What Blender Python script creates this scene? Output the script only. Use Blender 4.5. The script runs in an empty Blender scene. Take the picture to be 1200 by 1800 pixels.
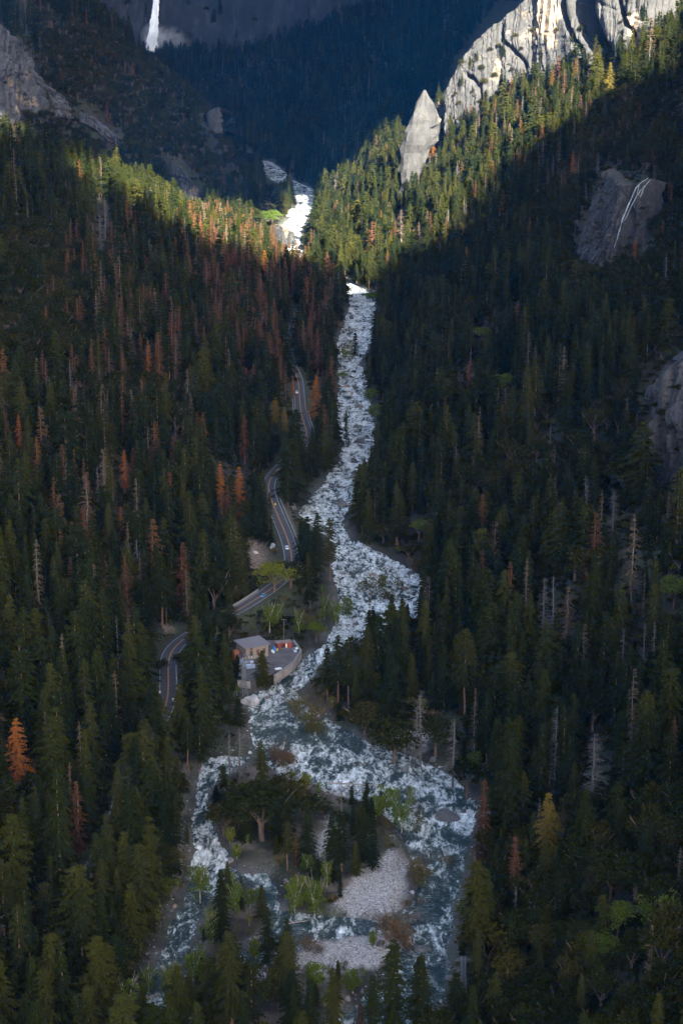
import bpy, bmesh, math, random
import numpy as np
from mathutils import Vector, Matrix

random.seed(7)
RNG = np.random.default_rng(11)
SC = bpy.context.scene
COL = SC.collection
rad = math.radians

# ------------------------------------------------------------------ camera, sky, sun, exposure
CAM_Z, FPX = 300.0, 3400.0                 # metres above the gravel bars; focal length in photo pixels
PITCH = math.atan(900.0 / FPX)
cam = bpy.data.cameras.new('camera')
cam.sensor_fit = 'VERTICAL'
cam.sensor_height = 36.0
cam.lens = 36.0 * FPX / 1800.0
cam.clip_start, cam.clip_end = 1.0, 20000.0
cam_o = bpy.data.objects.new('camera', cam)
COL.objects.link(cam_o)
cam_o.location = (0, 0, CAM_Z)
cam_o.rotation_euler = (math.pi / 2 - PITCH, 0, 0)
SC.camera = cam_o

SUN_EL, SUN_AZ = rad(32), rad(157)         # azimuth clockwise from +Y: behind the camera, to the right
SUN_DIR = np.array([math.sin(SUN_AZ) * math.cos(SUN_EL), math.cos(SUN_AZ) * math.cos(SUN_EL), math.sin(SUN_EL)])
world = bpy.data.worlds.new('World')
SC.world = world
world.use_nodes = True
wn = world.node_tree
wn.nodes.clear()
sky = wn.nodes.new('ShaderNodeTexSky')
sky.sky_type = 'NISHITA'
sky.sun_disc = False
sky.sun_elevation, sky.sun_rotation = SUN_EL, SUN_AZ
sky.altitude = 1400
sky.air_density, sky.dust_density, sky.ozone_density = 1.0, 7.0, 1.2
bg = wn.nodes.new('ShaderNodeBackground')
bg.inputs['Strength'].default_value = 0.068
wo = wn.nodes.new('ShaderNodeOutputWorld')
wn.links.new(sky.outputs[0], bg.inputs[0])
wn.links.new(bg.outputs[0], wo.inputs['Surface'])
sun = bpy.data.lights.new('sun', 'SUN')
sun.energy, sun.angle, sun.color = 5.0, rad(0.53), (1.0, 0.93, 0.78)
sun_o = bpy.data.objects.new('sun', sun)
COL.objects.link(sun_o)
sun_o.rotation_euler = Vector(SUN_DIR).to_track_quat('Z', 'Y').to_euler()
sun_o.location = (0, 0, 2500)

vs = SC.view_settings
SC.display_settings.display_device = 'sRGB'
vs.view_transform, vs.look, vs.gamma, vs.exposure = 'Standard', 'None', 1.0, 3.5
vs.use_curve_mapping = False
cy = SC.cycles
cy.max_bounces, cy.diffuse_bounces, cy.glossy_bounces = 5, 3, 2
cy.transmission_bounces, cy.transparent_max_bounces, cy.volume_bounces = 3, 8, 1
cy.use_denoising = True
cy.sample_clamp_indirect = 4.0

# ------------------------------------------------------------------ numbers: camera rays, noise, polygons
CF = np.array([0, math.cos(PITCH), -math.sin(PITCH)])
CU = np.array([0, math.sin(PITCH), math.cos(PITCH)])
CPOS = np.array([0, 0, CAM_Z])


def proj(P):
    v = np.asarray(P, float) - CPOS
    zc = v @ CF
    return 600 + FPX * v[..., 0] / zc, 900 - FPX * (v @ CU) / zc, zc


def ray(px, py):
    px, py = np.asarray(px, float), np.asarray(py, float)
    d = CF + ((900 - py) / FPX)[..., None] * CU
    d = d + ((px - 600) / FPX)[..., None] * np.array([1.0, 0, 0])
    return d / d[..., 1:2]                  # scaled so that one unit is one metre of Y


def zr(Y):
    return 0.024 * (np.asarray(Y, float) - 540)


def on_river(px, py):
    """where the line of sight meets the river's level"""
    d = ray(px, py)
    Y = (CAM_Z + 0.024 * 540) / (0.024 - d[..., 2])
    return d[..., 0] * Y, Y


def at_depth(px, py, Y):
    d = ray(px, py)
    return np.array([d[..., 0] * Y, Y, CAM_Z + d[..., 2] * Y])


def _h(ix, iy, s):
    n = (ix.astype(np.int64) * 374761393 + iy.astype(np.int64) * 668265263 + s * 974634777) & 0xffffffff
    n = ((n ^ (n >> 13)) * 1274126177) & 0xffffffff
    return ((n ^ (n >> 16)) & 0xffff) / 65535.0


def vnoise(x, y, s=0):
    x, y = np.asarray(x, float), np.asarray(y, float)
    ix, iy = np.floor(x), np.floor(y)
    fx, fy = x - ix, y - iy
    fx, fy = fx * fx * (3 - 2 * fx), fy * fy * (3 - 2 * fy)
    a, b = _h(ix, iy, s), _h(ix + 1, iy, s)
    c, d = _h(ix, iy + 1, s), _h(ix + 1, iy + 1, s)
    return (a + (b - a) * fx) * (1 - fy) + (c + (d - c) * fx) * fy


def fbm(x, y, s=0, o=4):
    t, a, n = 0, 1.0, 0
    for k in range(o):
        t = t + a * (vnoise(x * 2 ** k + 17.3 * k, y * 2 ** k - 9.1 * k, s + k) - 0.5)
        n += a * 0.5
        a *= 0.5
    return t / n                            # about -1 .. 1


def smooth(a, b, x):
    t = np.clip((np.asarray(x, float) - a) / (b - a), 0, 1)
    return t * t * (3 - 2 * t)


def inside(px, py, poly):
    px, py = np.asarray(px, float), np.asarray(py, float)
    r = np.zeros(np.broadcast(px, py).shape, bool)
    n = len(poly)
    for i in range(n):
        x1, y1 = poly[i]
        x2, y2 = poly[(i + 1) % n]
        if y1 == y2:
            continue
        c = (y1 > py) != (y2 > py)
        r ^= c & (px < (x2 - x1) * (py - y1) / (y2 - y1) + x1)
    return r


# ------------------------------------------------------------------ object helpers
def mesh_from(name, V, F, mats=(), smooth_shade=False, mat_idx=None):
    """V (n,3); F a list of int arrays, each (m,3) or (m,4)"""
    me = bpy.data.meshes.new(name)
    V = np.asarray(V, np.float32)
    Fs = [np.asarray(f, np.int32) for f in (F if isinstance(F, (list, tuple)) else [F]) if len(f)]
    me.vertices.add(len(V))
    me.vertices.foreach_set('co', V.ravel())
    nl = sum(f.size for f in Fs)
    npoly = sum(len(f) for f in Fs)
    me.loops.add(nl)
    me.loops.foreach_set('vertex_index', np.concatenate([f.ravel() for f in Fs]))
    me.polygons.add(npoly)
    tot = np.concatenate([np.full(len(f), f.shape[1], np.int32) for f in Fs])
    st = np.concatenate([[0], np.cumsum(tot)[:-1]]).astype(np.int32)
    me.polygons.foreach_set('loop_start', st)
    me.polygons.foreach_set('loop_total', tot)
    for m in mats:
        me.materials.append(m)
    if mat_idx is not None:
        me.polygons.foreach_set('material_index', np.asarray(mat_idx, np.int32))
    me.update(calc_edges=True)
    me.validate()
    me.polygons.foreach_set('use_smooth', np.full(len(me.polygons), bool(smooth_shade)))
    return me


def link(name, data, parent=None, loc=None, label=None, cat=None, group=None, kind=None):
    o = bpy.data.objects.new(name, data)
    COL.objects.link(o)
    if parent is not None:
        o.parent = parent
    if loc is not None:
        o.location = loc
    if label:
        o['label'] = label
    if cat:
        o['category'] = cat
    if group:
        o['group'] = group
    if kind:
        o['kind'] = kind
    return o


def attr(me, name, vals, typ='FLOAT'):
    a = me.attributes.new(name, typ, 'POINT')
    if typ == 'FLOAT':
        a.data.foreach_set('value', np.asarray(vals, np.float32).ravel())
    elif typ == 'FLOAT2':
        a.data.foreach_set('vector', np.asarray(vals, np.float32).ravel())


class MB:
    """collects boxes, bars and tubes into one mesh"""
    def __init__(s):
        s.V, s.F = [], []

    def add(s, V, F):
        b = len(s.V)
        s.V += [tuple(v) for v in V]
        s.F += [tuple(b + i for i in f) for f in F]
        return s

    def box(s, c, d, rz=0.0, top=None):
        x, y, z = d[0] / 2, d[1] / 2, d[2] / 2
        t = top or (1, 1)
        P = [(-x, -y, -z), (x, -y, -z), (x, y, -z), (-x, y, -z),
             (-x * t[0], -y * t[1], z), (x * t[0], -y * t[1], z), (x * t[0], y * t[1], z), (-x * t[0], y * t[1], z)]
        ca, sa = math.cos(rz), math.sin(rz)
        P = [(c[0] + a * ca - b * sa, c[1] + a * sa + b * ca, c[2] + e) for a, b, e in P]
        return s.add(P, [(3, 2, 1, 0), (4, 5, 6, 7), (0, 1, 5, 4), (1, 2, 6, 5), (2, 3, 7, 6), (3, 0, 4, 7)])

    def tube(s, a, b, r0, r1=None, n=6):
        a, b = Vector(a), Vector(b)
        r1 = r0 if r1 is None else r1
        d = (b - a).normalized()
        u = d.orthogonal().normalized()
        w = d.cross(u)
        P = []
        for c, r in ((a, r0), (b, r1)):
            for k in range(n):
                q = 2 * math.pi * k / n
                P.append(c + u * (r * math.cos(q)) + w * (r * math.sin(q)))
        F = [(k, (k + 1) % n, n + (k + 1) % n, n + k) for k in range(n)]
        F += [tuple(range(n - 1, -1, -1)), tuple(range(n, 2 * n))]
        return s.add(P, F)

    def path(s, pts, r, n=5):
        for a, b in zip(pts[:-1], pts[1:]):
            s.tube(a, b, r, r, n)
        return s

    def mesh(s, name, mats=(), sm=False):
        me = bpy.data.meshes.new(name)
        me.from_pydata(s.V, [], s.F)
        for m in mats:
            me.materials.append(m)
        me.update()
        if sm:
            me.polygons.foreach_set('use_smooth', np.full(len(me.polygons), True))
        return me

    def build(s, name, mat, parent=None, **k):
        return link(name, s.mesh(name, [mat]), parent, **k)


# ------------------------------------------------------------------ material helpers
class NT:
    def __init__(s, name):
        s.m = bpy.data.materials.new(name)
        s.m.use_nodes = True
        s.t = s.m.node_tree
        s.t.nodes.clear()
        s.out = s.t.nodes.new('ShaderNodeOutputMaterial')

    def n(s, typ, **k):
        x = s.t.nodes.new('ShaderNode' + typ)
        ins = k.pop('ins', {})
        for a, v in k.items():
            setattr(x, a, v)
        for a, v in ins.items():
            s.set(x.inputs[a], v)
        return x

    def set(s, sock, v):
        if isinstance(v, bpy.types.NodeSocket):
            s.t.links.new(v, sock)
        elif isinstance(v, bpy.types.Node):
            s.t.links.new(v.outputs[0], sock)
        else:
            if isinstance(v, (tuple, list)) and len(v) == 3 and sock.type == 'RGBA':
                v = (*v, 1)
            sock.default_value = v

    def ramp(s, fac, stops, interp='LINEAR'):
        r = s.n('ValToRGB')
        r.color_ramp.interpolation = interp
        e = r.color_ramp.elements
        while len(e) < len(stops):
            e.new(0.5)
        for q, (p, c) in zip(e, stops):
            q.position = p
            q.color = (*c, 1) if isinstance(c, (tuple, list)) else (c, c, c, 1)
        s.set(r.inputs[0], fac)
        return r.outputs[0]

    def mix(s, f, a, b, blend='MIX'):
        x = s.n('Mix', data_type='RGBA', blend_type=blend)
        s.set(x.inputs[0], f)
        s.set(x.inputs[6], a)
        s.set(x.inputs[7], b)
        return x.outputs[2]

    def math(s, op, a, b=0.0, clamp=False):
        x = s.n('Math', operation=op, use_clamp=clamp)
        s.set(x.inputs[0], a)
        s.set(x.inputs[1], b)
        return x.outputs[0]

    def noise(s, vec, scale, detail=4, rough=0.55, dist=0.0):
        x = s.n('TexNoise', ins={'Scale': scale, 'Detail': detail, 'Roughness': rough, 'Distortion': dist})
        if vec is not None:
            s.set(x.inputs['Vector'], vec)
        return x.outputs[0]

    def mapping(s, vec, scale=(1, 1, 1), rot=(0, 0, 0)):
        x = s.n('Mapping')
        s.set(x.inputs['Vector'], vec)
        x.inputs['Scale'].default_value = scale
        x.inputs['Rotation'].default_value = rot
        return x.outputs[0]

    def done(s, shader):
        s.t.links.new(shader if isinstance(shader, bpy.types.NodeSocket) else shader.outputs[0], s.out.inputs['Surface'])
        return s.m


def flat_mat(name, col, rough=0.7, metal=0.0, vary=0.25, scale=3.0, emit=0):
    t = NT(name)
    g = t.n('NewGeometry')
    nz = t.noise(g.outputs['Position'], scale, 5)
    c2 = tuple(min(1, c * (1 + vary)) for c in col)
    c1 = tuple(c * (1 - vary) for c in col)
    b = t.n('BsdfPrincipled', ins={'Roughness': rough, 'Metallic': metal})
    t.set(b.inputs['Base Color'], t.ramp(nz, [(0.3, c1), (0.7, c2)]))
    return t.done(b)


def leaf_mat(name, stops, transl=0.05, vary=0.4, dim=0.235):
    """foliage: hue picked per tree, slightly varied through the crown"""
    t = NT(name)
    oi = t.n('ObjectInfo')
    col = t.ramp(oi.outputs['Random'], [(p, (c[0] * dim, c[1] * dim, c[2] * dim * .75)) for p, c in stops])
    tc = t.n('TexCoord')
    nz = t.noise(tc.outputs['Object'], 0.9, 3)
    v = t.math('MULTIPLY_ADD', nz, 2 * vary)
    v.node.inputs[2].default_value = 1 - vary
    hsv = t.n('HueSaturation')
    t.set(hsv.inputs['Color'], col)
    t.set(hsv.inputs['Value'], v)
    d = t.n('BsdfDiffuse', ins={'Color': hsv.outputs[0], 'Roughness': 1.0})
    tr = t.n('BsdfTranslucent', ins={'Color': hsv.outputs[0]})
    mx = t.n('MixShader', ins={0: transl})
    t.set(mx.inputs[1], d)
    t.set(mx.inputs[2], tr)
    return t.done(mx)


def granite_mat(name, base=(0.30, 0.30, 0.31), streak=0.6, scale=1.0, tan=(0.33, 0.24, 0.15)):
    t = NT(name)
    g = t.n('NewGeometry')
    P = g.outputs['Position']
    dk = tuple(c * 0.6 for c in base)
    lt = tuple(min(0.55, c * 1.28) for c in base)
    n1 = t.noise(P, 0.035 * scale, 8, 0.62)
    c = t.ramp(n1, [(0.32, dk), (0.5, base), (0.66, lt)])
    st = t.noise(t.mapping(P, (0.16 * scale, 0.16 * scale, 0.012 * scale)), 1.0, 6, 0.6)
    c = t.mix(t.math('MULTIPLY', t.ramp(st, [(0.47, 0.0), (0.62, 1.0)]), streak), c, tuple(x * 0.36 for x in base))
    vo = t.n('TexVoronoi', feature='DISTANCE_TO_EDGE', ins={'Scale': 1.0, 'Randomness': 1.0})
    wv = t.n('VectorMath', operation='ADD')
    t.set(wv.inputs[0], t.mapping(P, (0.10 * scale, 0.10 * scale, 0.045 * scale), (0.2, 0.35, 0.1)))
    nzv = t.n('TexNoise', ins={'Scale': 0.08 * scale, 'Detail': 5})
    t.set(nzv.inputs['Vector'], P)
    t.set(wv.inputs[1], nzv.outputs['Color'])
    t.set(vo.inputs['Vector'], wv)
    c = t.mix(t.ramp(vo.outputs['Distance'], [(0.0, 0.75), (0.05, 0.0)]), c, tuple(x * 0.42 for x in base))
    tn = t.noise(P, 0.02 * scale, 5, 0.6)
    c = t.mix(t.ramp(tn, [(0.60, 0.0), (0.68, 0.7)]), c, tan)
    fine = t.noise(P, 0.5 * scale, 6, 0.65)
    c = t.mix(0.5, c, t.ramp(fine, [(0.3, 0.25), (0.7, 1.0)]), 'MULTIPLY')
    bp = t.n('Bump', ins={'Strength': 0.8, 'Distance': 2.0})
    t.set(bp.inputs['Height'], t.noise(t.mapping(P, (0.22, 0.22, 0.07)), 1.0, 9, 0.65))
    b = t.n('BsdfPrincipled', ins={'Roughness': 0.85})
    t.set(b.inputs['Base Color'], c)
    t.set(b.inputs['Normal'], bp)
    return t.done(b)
# ------------------------------------------------------------------ the valley: river courses, heights
# banks of each channel: (photo row, left bank column, right bank column), turned into metres on the river's level
MAIN = [(1830, 560, 735), (1780, 600, 770), (1740, 650, 785), (1700, 690, 792), (1650, 700, 797), (1600, 702, 803), (1550, 726, 814),
        (1500, 716, 826), (1450, 690, 838), (1415, 655, 850), (1390, 560, 818), (1360, 480, 795), (1335, 455, 742), (1305, 440, 655), (1270, 433, 592),
        (1240, 432, 546), (1215, 428, 528), (1185, 478, 562), (1160, 528, 572), (1135, 560, 600), (1110, 578, 680), (1085, 590, 735),
        (1050, 588, 768), (1020, 582, 748), (1000, 580, 726), (980, 583, 690), (962, 588, 650), (940, 566, 612), (920, 540, 606),
        (900, 520, 612), (870, 545, 626), (840, 570, 628), (810, 596, 650), (780, 596, 663), (750, 590, 660), (700, 590, 652),
        (660, 592, 646), (640, 594, 634), (600, 590, 655), (570, 602, 660), (535, 612, 668), (512, 606, 650), (490, 560, 600), (465, 505, 545),
        (430, 484, 528), (400, 490, 532), (372, 518, 547), (350, 520, 553), (332, 512, 552), (318, 478, 520), (306, 464, 506),
        (292, 460, 490), (284, 440, 478), (278, 400, 440)]
LEFT = [(1830, 215, 275), (1760, 245, 300), (1700, 270, 325), (1660, 285, 345), (1620, 300, 352), (1580, 318, 372), (1545, 332, 440), (1510, 334, 402),
        (1470, 334, 388), (1430, 336, 368), (1395, 340, 368), (1365, 345, 395), (1340, 350, 440), (1325, 370, 450)]
CROSS = [(1705, 380, 450), (1685, 395, 500), (1660, 430, 520), (1640, 460, 700), (1622, 480, 715), (1600, 470, 505), (1575, 455, 498),
         (1550, 425, 490), (1530, 390, 470)]
MIDBAR = [(1500, 600, 690), (1475, 590, 690), (1450, 600, 700)]


def to_channel(rows):
    a = np.array(rows, float)
    xl, Y = on_river(a[:, 1], a[:, 0])
    xr_, _ = on_river(a[:, 2], a[:, 0])
    o = np.argsort(Y)
    return Y[o], xl[o], xr_[o]


CH = [to_channel(MAIN), to_channel(LEFT), to_channel(CROSS)]


def bank(x, Y):
    """metres inside the nearest bank of any channel (negative on land)"""
    s = np.full(np.broadcast(x, Y).shape, -999.0)
    for i, (cy_, cl, cr) in enumerate(CH):
        L, R = np.interp(Y, cy_, cl), np.interp(Y, cy_, cr)
        t = np.minimum(x - L, R - x)
        if i:
            t = np.minimum(t, np.minimum(Y - cy_[0], cy_[-1] - Y) * 0.7)
        s = np.maximum(s, t)
    wob = 1.8 * fbm(x / 9, Y / 14, 5, 3) * smooth(3200, 700, Y) + 1.0 * fbm(x / 3, Y / 5, 8, 2)
    return np.where(np.asarray(Y) > 3130, -999.0, s + wob)


FLOOR = [(1830, 150, 800), (1760, 200, 800), (1700, 240, 800), (1600, 290, 808), (1500, 318, 832), (1400, 322, 856), (1330, 345, 815), (1270, 392, 765),
         (1200, 405, 722), (1150, 415, 715), (1080, 440, 765), (1040, 468, 776), (990, 500, 742), (950, 512, 672), (900, 508, 630), (850, 552, 650), (800, 578, 672),
         (700, 575, 668), (600, 578, 670), (535, 598, 682), (490, 545, 620), (430, 470, 548), (372, 490, 560), (320, 458, 545), (290, 440, 500), (278, 380, 470)]
fY, fL, fR = to_channel(FLOOR)

# slopes against distance up the valley
SLY = [300, 1350, 1560, 1750, 1980, 2150, 2400, 2650, 2900, 3300, 5000]
SLV = [.60, .60, .60, .45, .30, .34, .76, .76, .45, .40, .40]
SRY = [300, 900, 1300, 1800, 2050, 2250, 2480, 2700, 2900, 5000]
SRV = [.62, .60, .60, .66, .72, .92, 1.0, .62, .34, .30]
ROAD_PX = [(150, 1560), (205, 1450), (222, 1390), (222, 1345), (258, 1300), (288, 1256), (296, 1228), (297, 1190), (294, 1160), (300, 1142), (316, 1126), (350, 1106), (395, 1086),
           (430, 1066), (468, 1042), (496, 1020), (512, 1000), (514, 980), (506, 948), (492, 915), (479, 884), (470, 858), (474, 842),
           (500, 812), (530, 785), (541, 762), (533, 742), (528, 718), (526, 692), (524, 668), (514, 644), (505, 620), (520, 560), (505, 520)]


def road_line():
    pts = []
    for px, py in ROAD_PX:
        x, Y = on_river(px, py)
        for _ in range(6):                   # the road lies on a bench above the river
            h = zr(Y) + bench(Y)
            d = ray(px, py)
            Y = (CAM_Z + 0.024 * 540 - bench(Y)) / (0.024 - d[2])
            x = d[0] * Y
        pts.append((x, Y, h))
    P = np.array(pts)
    # resample as a smooth curve
    t = np.concatenate([[0], np.cumsum(np.linalg.norm(np.diff(P[:, :2], axis=0), axis=1))])
    n = int(t[-1] / 4)
    tt = np.linspace(0, t[-1], n)
    Q = np.stack([np.interp(tt, t, P[:, k]) for k in range(3)], 1)
    for _ in range(14):
        Q[1:-1] = 0.25 * Q[:-2] + 0.5 * Q[1:-1] + 0.25 * Q[2:]
    return Q


def bench(Y):
    return 9.0 + 0 * Y


ROAD = road_line()
PAD_C = None


def seg_dist(x, y, P):
    """distance to polyline P (n,3) and the height at the nearest point"""
    x, y = np.asarray(x, float), np.asarray(y, float)
    best = np.full(x.shape, 1e9)
    hz = np.zeros(x.shape)
    for a, b in zip(P[:-1], P[1:]):
        dx, dy = b[0] - a[0], b[1] - a[1]
        t = np.clip(((x - a[0]) * dx + (y - a[1]) * dy) / (dx * dx + dy * dy + 1e-9), 0, 1)
        d = np.hypot(x - a[0] - t * dx, y - a[1] - t * dy)
        m = d < best
        best = np.where(m, d, best)
        hz = np.where(m, a[2] + t * (b[2] - a[2]), hz)
    return best, hz


YARD = [(438, 1200), (470, 1192), (516, 1164), (529, 1146), (516, 1126), (478, 1122), (430, 1130), (412, 1160), (420, 1190)]
YARD_H = 4.2
_yd = [at_depth(px, py, ((CAM_Z + 0.024 * 540 - YARD_H) / (0.024 - ray(px, py)[2]))) for px, py in YARD]
YARD_W = [(p[0], p[1]) for p in _yd]
YARD_Z = float(np.mean([p[2] for p in _yd]))


def height(x, Y, detail=True):
    x, Y = np.broadcast_arrays(np.asarray(x, float), np.asarray(Y, float))
    z0 = zr(np.minimum(Y, 3150))
    L, R = np.interp(Y, fY, fL), np.interp(Y, fY, fR)
    dl, dr = L - x, x - R
    # land and bed of the valley floor
    s = bank(x, Y)
    zf = z0 + np.clip(-s * 0.22, -1.6, 0.9) + np.where(s < -4, 0.7 * fbm(x / 13, Y / 13, 21, 3) + 0.5, 0)
    # left slopes; the near spur ends along a line that runs away from us towards the river
    Yw = Y - 430 * (1 - np.clip(dl / 260, 0, 1.5)) * smooth(2350, 1900, Y)
    sl = np.interp(Yw, SLY, SLV)
    dlp = np.maximum(dl, 0)
    hl = sl * (dlp - 22 * (1 - np.exp(-dlp / 22)))
    hl = hl + smooth(30, 160, dlp) * (12 * fbm(x / 130, Y / 130, 31, 3))
    hl = hl + 62 * smooth(8, 105, dlp) * smooth(2150, 2420, Y) * smooth(3050, 2720, Y) + 18 * smooth(170, 275, dlp) * smooth(1150, 1450, Y) * smooth(1720, 1600, Y)
    sr_ = np.interp(Y, SRY, SRV)
    drp = np.maximum(dr, 0)
    hr = sr_ * (drp - 18 * (1 - np.exp(-drp / 18)))
    hr = hr + smooth(30, 160, drp) * (13 * fbm(x / 120, Y / 120, 47, 3))
    rough = smooth(10, 60, np.maximum(dlp, drp)) * (3.0 * fbm(x / 28, Y / 28, 3, 4)) if detail else 0
    z = zf + hl + hr + rough
    # far wall under the high waterfall
    Yb = 3080 + 0.25 * np.maximum(x - 0, 0) + 60 * fbm(x / 300, 0 * x, 77, 2)
    far = np.maximum(Y - Yb, 0)
    cliffY = 3980 + 90 * fbm(x / 170, 0 * x + 3, 90, 3) + 0.35 * np.maximum(x + 100, 0)
    zw = z0 + (0.14 + 0.14 * smooth(-250, 200, x)) * far + 34 * fbm(x / 210, Y / 210, 55, 4) * smooth(0, 300, far) + np.clip((Y - cliffY) * 3.2, 0, 620)
    z = np.where(far > 0, np.maximum(np.where(Y > 3080, z * smooth(3500, 3050, Y), z), zw), z)
    # road bench
    m = (Y < 1700) & (x < 40)
    if m.any():
        d, hz = seg_dist(x[m], Y[m], ROAD[::3])
        w = smooth(16, 5.5, d)
        z = z.copy()
        z[m] = z[m] * (1 - w) + (hz - 0.25) * w
    yd = inside(x, Y, YARD_W)
    z = np.where(yd, YARD_Z - 0.06, z)
    return z


_TY = np.concatenate([np.arange(430, 2600, 2.0), np.arange(2600, 6500, 8.0)])


def ground_at(px, py):
    """the point of the ground seen at a photo pixel"""
    d = ray(px, py)
    x, z = d[0] * _TY, CAM_Z + d[2] * _TY
    g = height(x, _TY) - z
    k = int(np.argmax(g > 0))
    if k == 0:
        k = 1
    t = g[k - 1] / (g[k - 1] - g[k] + 1e-9)
    Y = _TY[k - 1] + np.clip(t, 0, 1) * (_TY[k] - _TY[k - 1])
    return np.array([d[0] * Y, Y, float(height(np.array([d[0] * Y]), np.array([Y]))[0])])


def ground_z(x, Y):
    return float(height(np.array([x]), np.array([Y]))[0])


# ------------------------------------------------------------------ ground material and mesh
GRAVEL = [[(588, 1600), (600, 1560), (640, 1520), (700, 1492), (718, 1520), (716, 1570), (700, 1600), (650, 1622)],
          [(520, 1668), (620, 1642), (700, 1640), (700, 1670), (660, 1700), (570, 1725), (510, 1715)],
          [(405, 1720), (440, 1700), (470, 1700), (460, 1730), (410, 1745)],
          [(575, 1440), (592, 1450), (578, 1500), (555, 1520), (556, 1470)],
          [(700, 1280), (745, 1275), (760, 1310), (720, 1325), (690, 1310)],
          [(160, 1745), (215, 1735), (225, 1765), (165, 1765)]]
TALUS = [[(438, 950), (470, 958), (488, 985), (470, 1000), (440, 1000)], [(284, 1095), (305, 1100), (315, 1112), (290, 1116)], [(495, 885), (512, 900), (522, 935), (512, 945), (500, 920)]]


def terrain():
    a = np.concatenate([np.linspace(-0.62, -0.21, 50)[:-1], np.linspace(-0.21, 0.21, 460), np.linspace(0.21, 0.62, 50)[1:]])
    Y = np.concatenate([np.geomspace(120, 430, 30)[:-1], np.geomspace(430, 4500, 640), np.geomspace(4500, 9000, 26)[1:]])
    A, YY = np.meshgrid(a, Y)
    X = A * (YY + 90)
    Z = height(X, YY)
    nr, nc = X.shape
    V = np.stack([X, YY, Z], -1).reshape(-1, 3)
    i = np.arange(nr * nc).reshape(nr, nc)
    F = np.stack([i[:-1, :-1], i[:-1, 1:], i[1:, 1:], i[1:, :-1]], -1).reshape(-1, 4)
    t = NT('valley_ground')
    g = t.n('NewGeometry')
    P = g.outputs['Position']
    n1 = t.noise(P, 0.05, 6, 0.6)
    n2 = t.noise(P, 0.4, 6, 0.65)
    duff = t.ramp(n2, [(0.3, (0.008, 0.006, 0.004)), (0.55, (0.017, 0.013, 0.008)), (0.75, (0.034, 0.026, 0.016))])
    green = t.ramp(n2, [(0.3, (0.008, 0.012, 0.004)), (0.7, (0.027, 0.032, 0.010))])
    c = t.mix(t.ramp(n1, [(0.42, 0.0), (0.58, 1.0)]), duff, green)
    # bare granite on the steepest ground
    sep = t.n('SeparateXYZ')
    t.set(sep.inputs[0], g.outputs['True Normal'])
    rk = t.math('ADD', sep.outputs[2], t.math('MULTIPLY', t.math('SUBTRACT', n1, 0.5), 0.7))
    rock = t.ramp(t.noise(t.mapping(P, (0.05, 0.05, 0.012)), 1.0, 9, 0.68), [(0.35, (0.003, 0.004, 0.005)), (0.52, (0.009, 0.010, 0.011)), (0.7, (0.028, 0.029, 0.030))])
    c = t.mix(t.ramp(rk, [(0.56, 1.0), (0.68, 0.0)]), c, rock)
    # river stones: pebbles drawn as cells, grey with tan ones
    vor = t.n('TexVoronoi', ins={'Scale': 1.7, 'Randomness': 1.0})
    t.set(vor.inputs['Vector'], P)
    bw = t.n('RGBToBW')
    t.set(bw.inputs[0], vor.outputs['Color'])
    peb = t.ramp(bw.outputs[0], [(0.12, (0.12, 0.11, 0.105)), (0.4, (0.23, 0.225, 0.22)), (0.7, (0.29, 0.27, 0.25)), (0.9, (0.42, 0.415, 0.41))])
    ga = t.n('Attribute', attribute_name='gravel')
    c = t.mix(ga.outputs['Fac'], c, peb)
    sa = t.n('Attribute', attribute_name='sand')
    c = t.mix(t.math('MULTIPLY', sa.outputs['Fac'], 0.75), c, t.ramp(n2, [(0.3, (0.075, 0.056, 0.042)), (0.7, (0.15, 0.12, 0.095))]))
    ta = t.n('Attribute', attribute_name='talus')
    tal = t.ramp(bw.outputs[0], [(0.2, (0.06, 0.042, 0.03)), (0.5, (0.16, 0.11, 0.075)), (0.85, (0.27, 0.21, 0.165))])
    c = t.mix(ta.outputs['Fac'], c, tal)
    gr = t.n('Attribute', attribute_name='verge')
    c = t.mix(gr.outputs['Fac'], c, t.ramp(n2, [(0.3, (0.014, 0.019, 0.006)), (0.7, (0.040, 0.045, 0.014))]))
    bp = t.n('Bump', ins={'Strength': 0.7, 'Distance': 0.5})
    t.set(bp.inputs['Height'], t.math('ADD', n2, t.math('MULTIPLY', vor.outputs['Distance'], 0.5)))
    b = t.n('BsdfPrincipled', ins={'Roughness': 0.95})
    t.set(b.inputs['Base Color'], c)
    t.set(b.inputs['Normal'], bp)
    me = mesh_from('valley_ground', V, F, [t.done(b)], True)
    px, py, _ = proj(V)
    s = bank(V[:, 0], V[:, 1])
    wob = 7 * fbm(V[:, 0] / 6, V[:, 1] / 6, 61, 3)
    gv = np.zeros(len(V))
    near = (V[:, 1] > 480) & (V[:, 1] < 900)
    for jx, jy in ((0, 0), (9, 4), (-9, 3), (5, -8), (-5, 8), (14, -3), (-14, -5), (3, 13)):
        for q in GRAVEL:
            gv[near] += inside(px[near] + wob[near] + jx, py[near] + wob[near] + jy, q) / 8
    gv = smooth(.15, .85, gv + .3 * fbm(V[:, 0] / 4, V[:, 1] / 5, 68, 3) * (gv > 0))
    fl = (V[:, 0] > np.interp(V[:, 1], fY, fL) - 3) & (V[:, 0] < np.interp(V[:, 1], fY, fR) + 3) & (V[:, 1] < 3200)
    shore = smooth(-4.2, -1.0, s + 2.5 * fbm(V[:, 0] / 7, V[:, 1] / 7, 63, 3)) * fl
    gv = np.maximum(gv, np.where(V[:, 0] > 25, .15, .22) * shore * smooth(-.5, .4, fbm(V[:, 0] / 10, V[:, 1] / 10, 64, 3)))
    attr(me, 'gravel', gv)
    tv = np.zeros(len(V))
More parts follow.
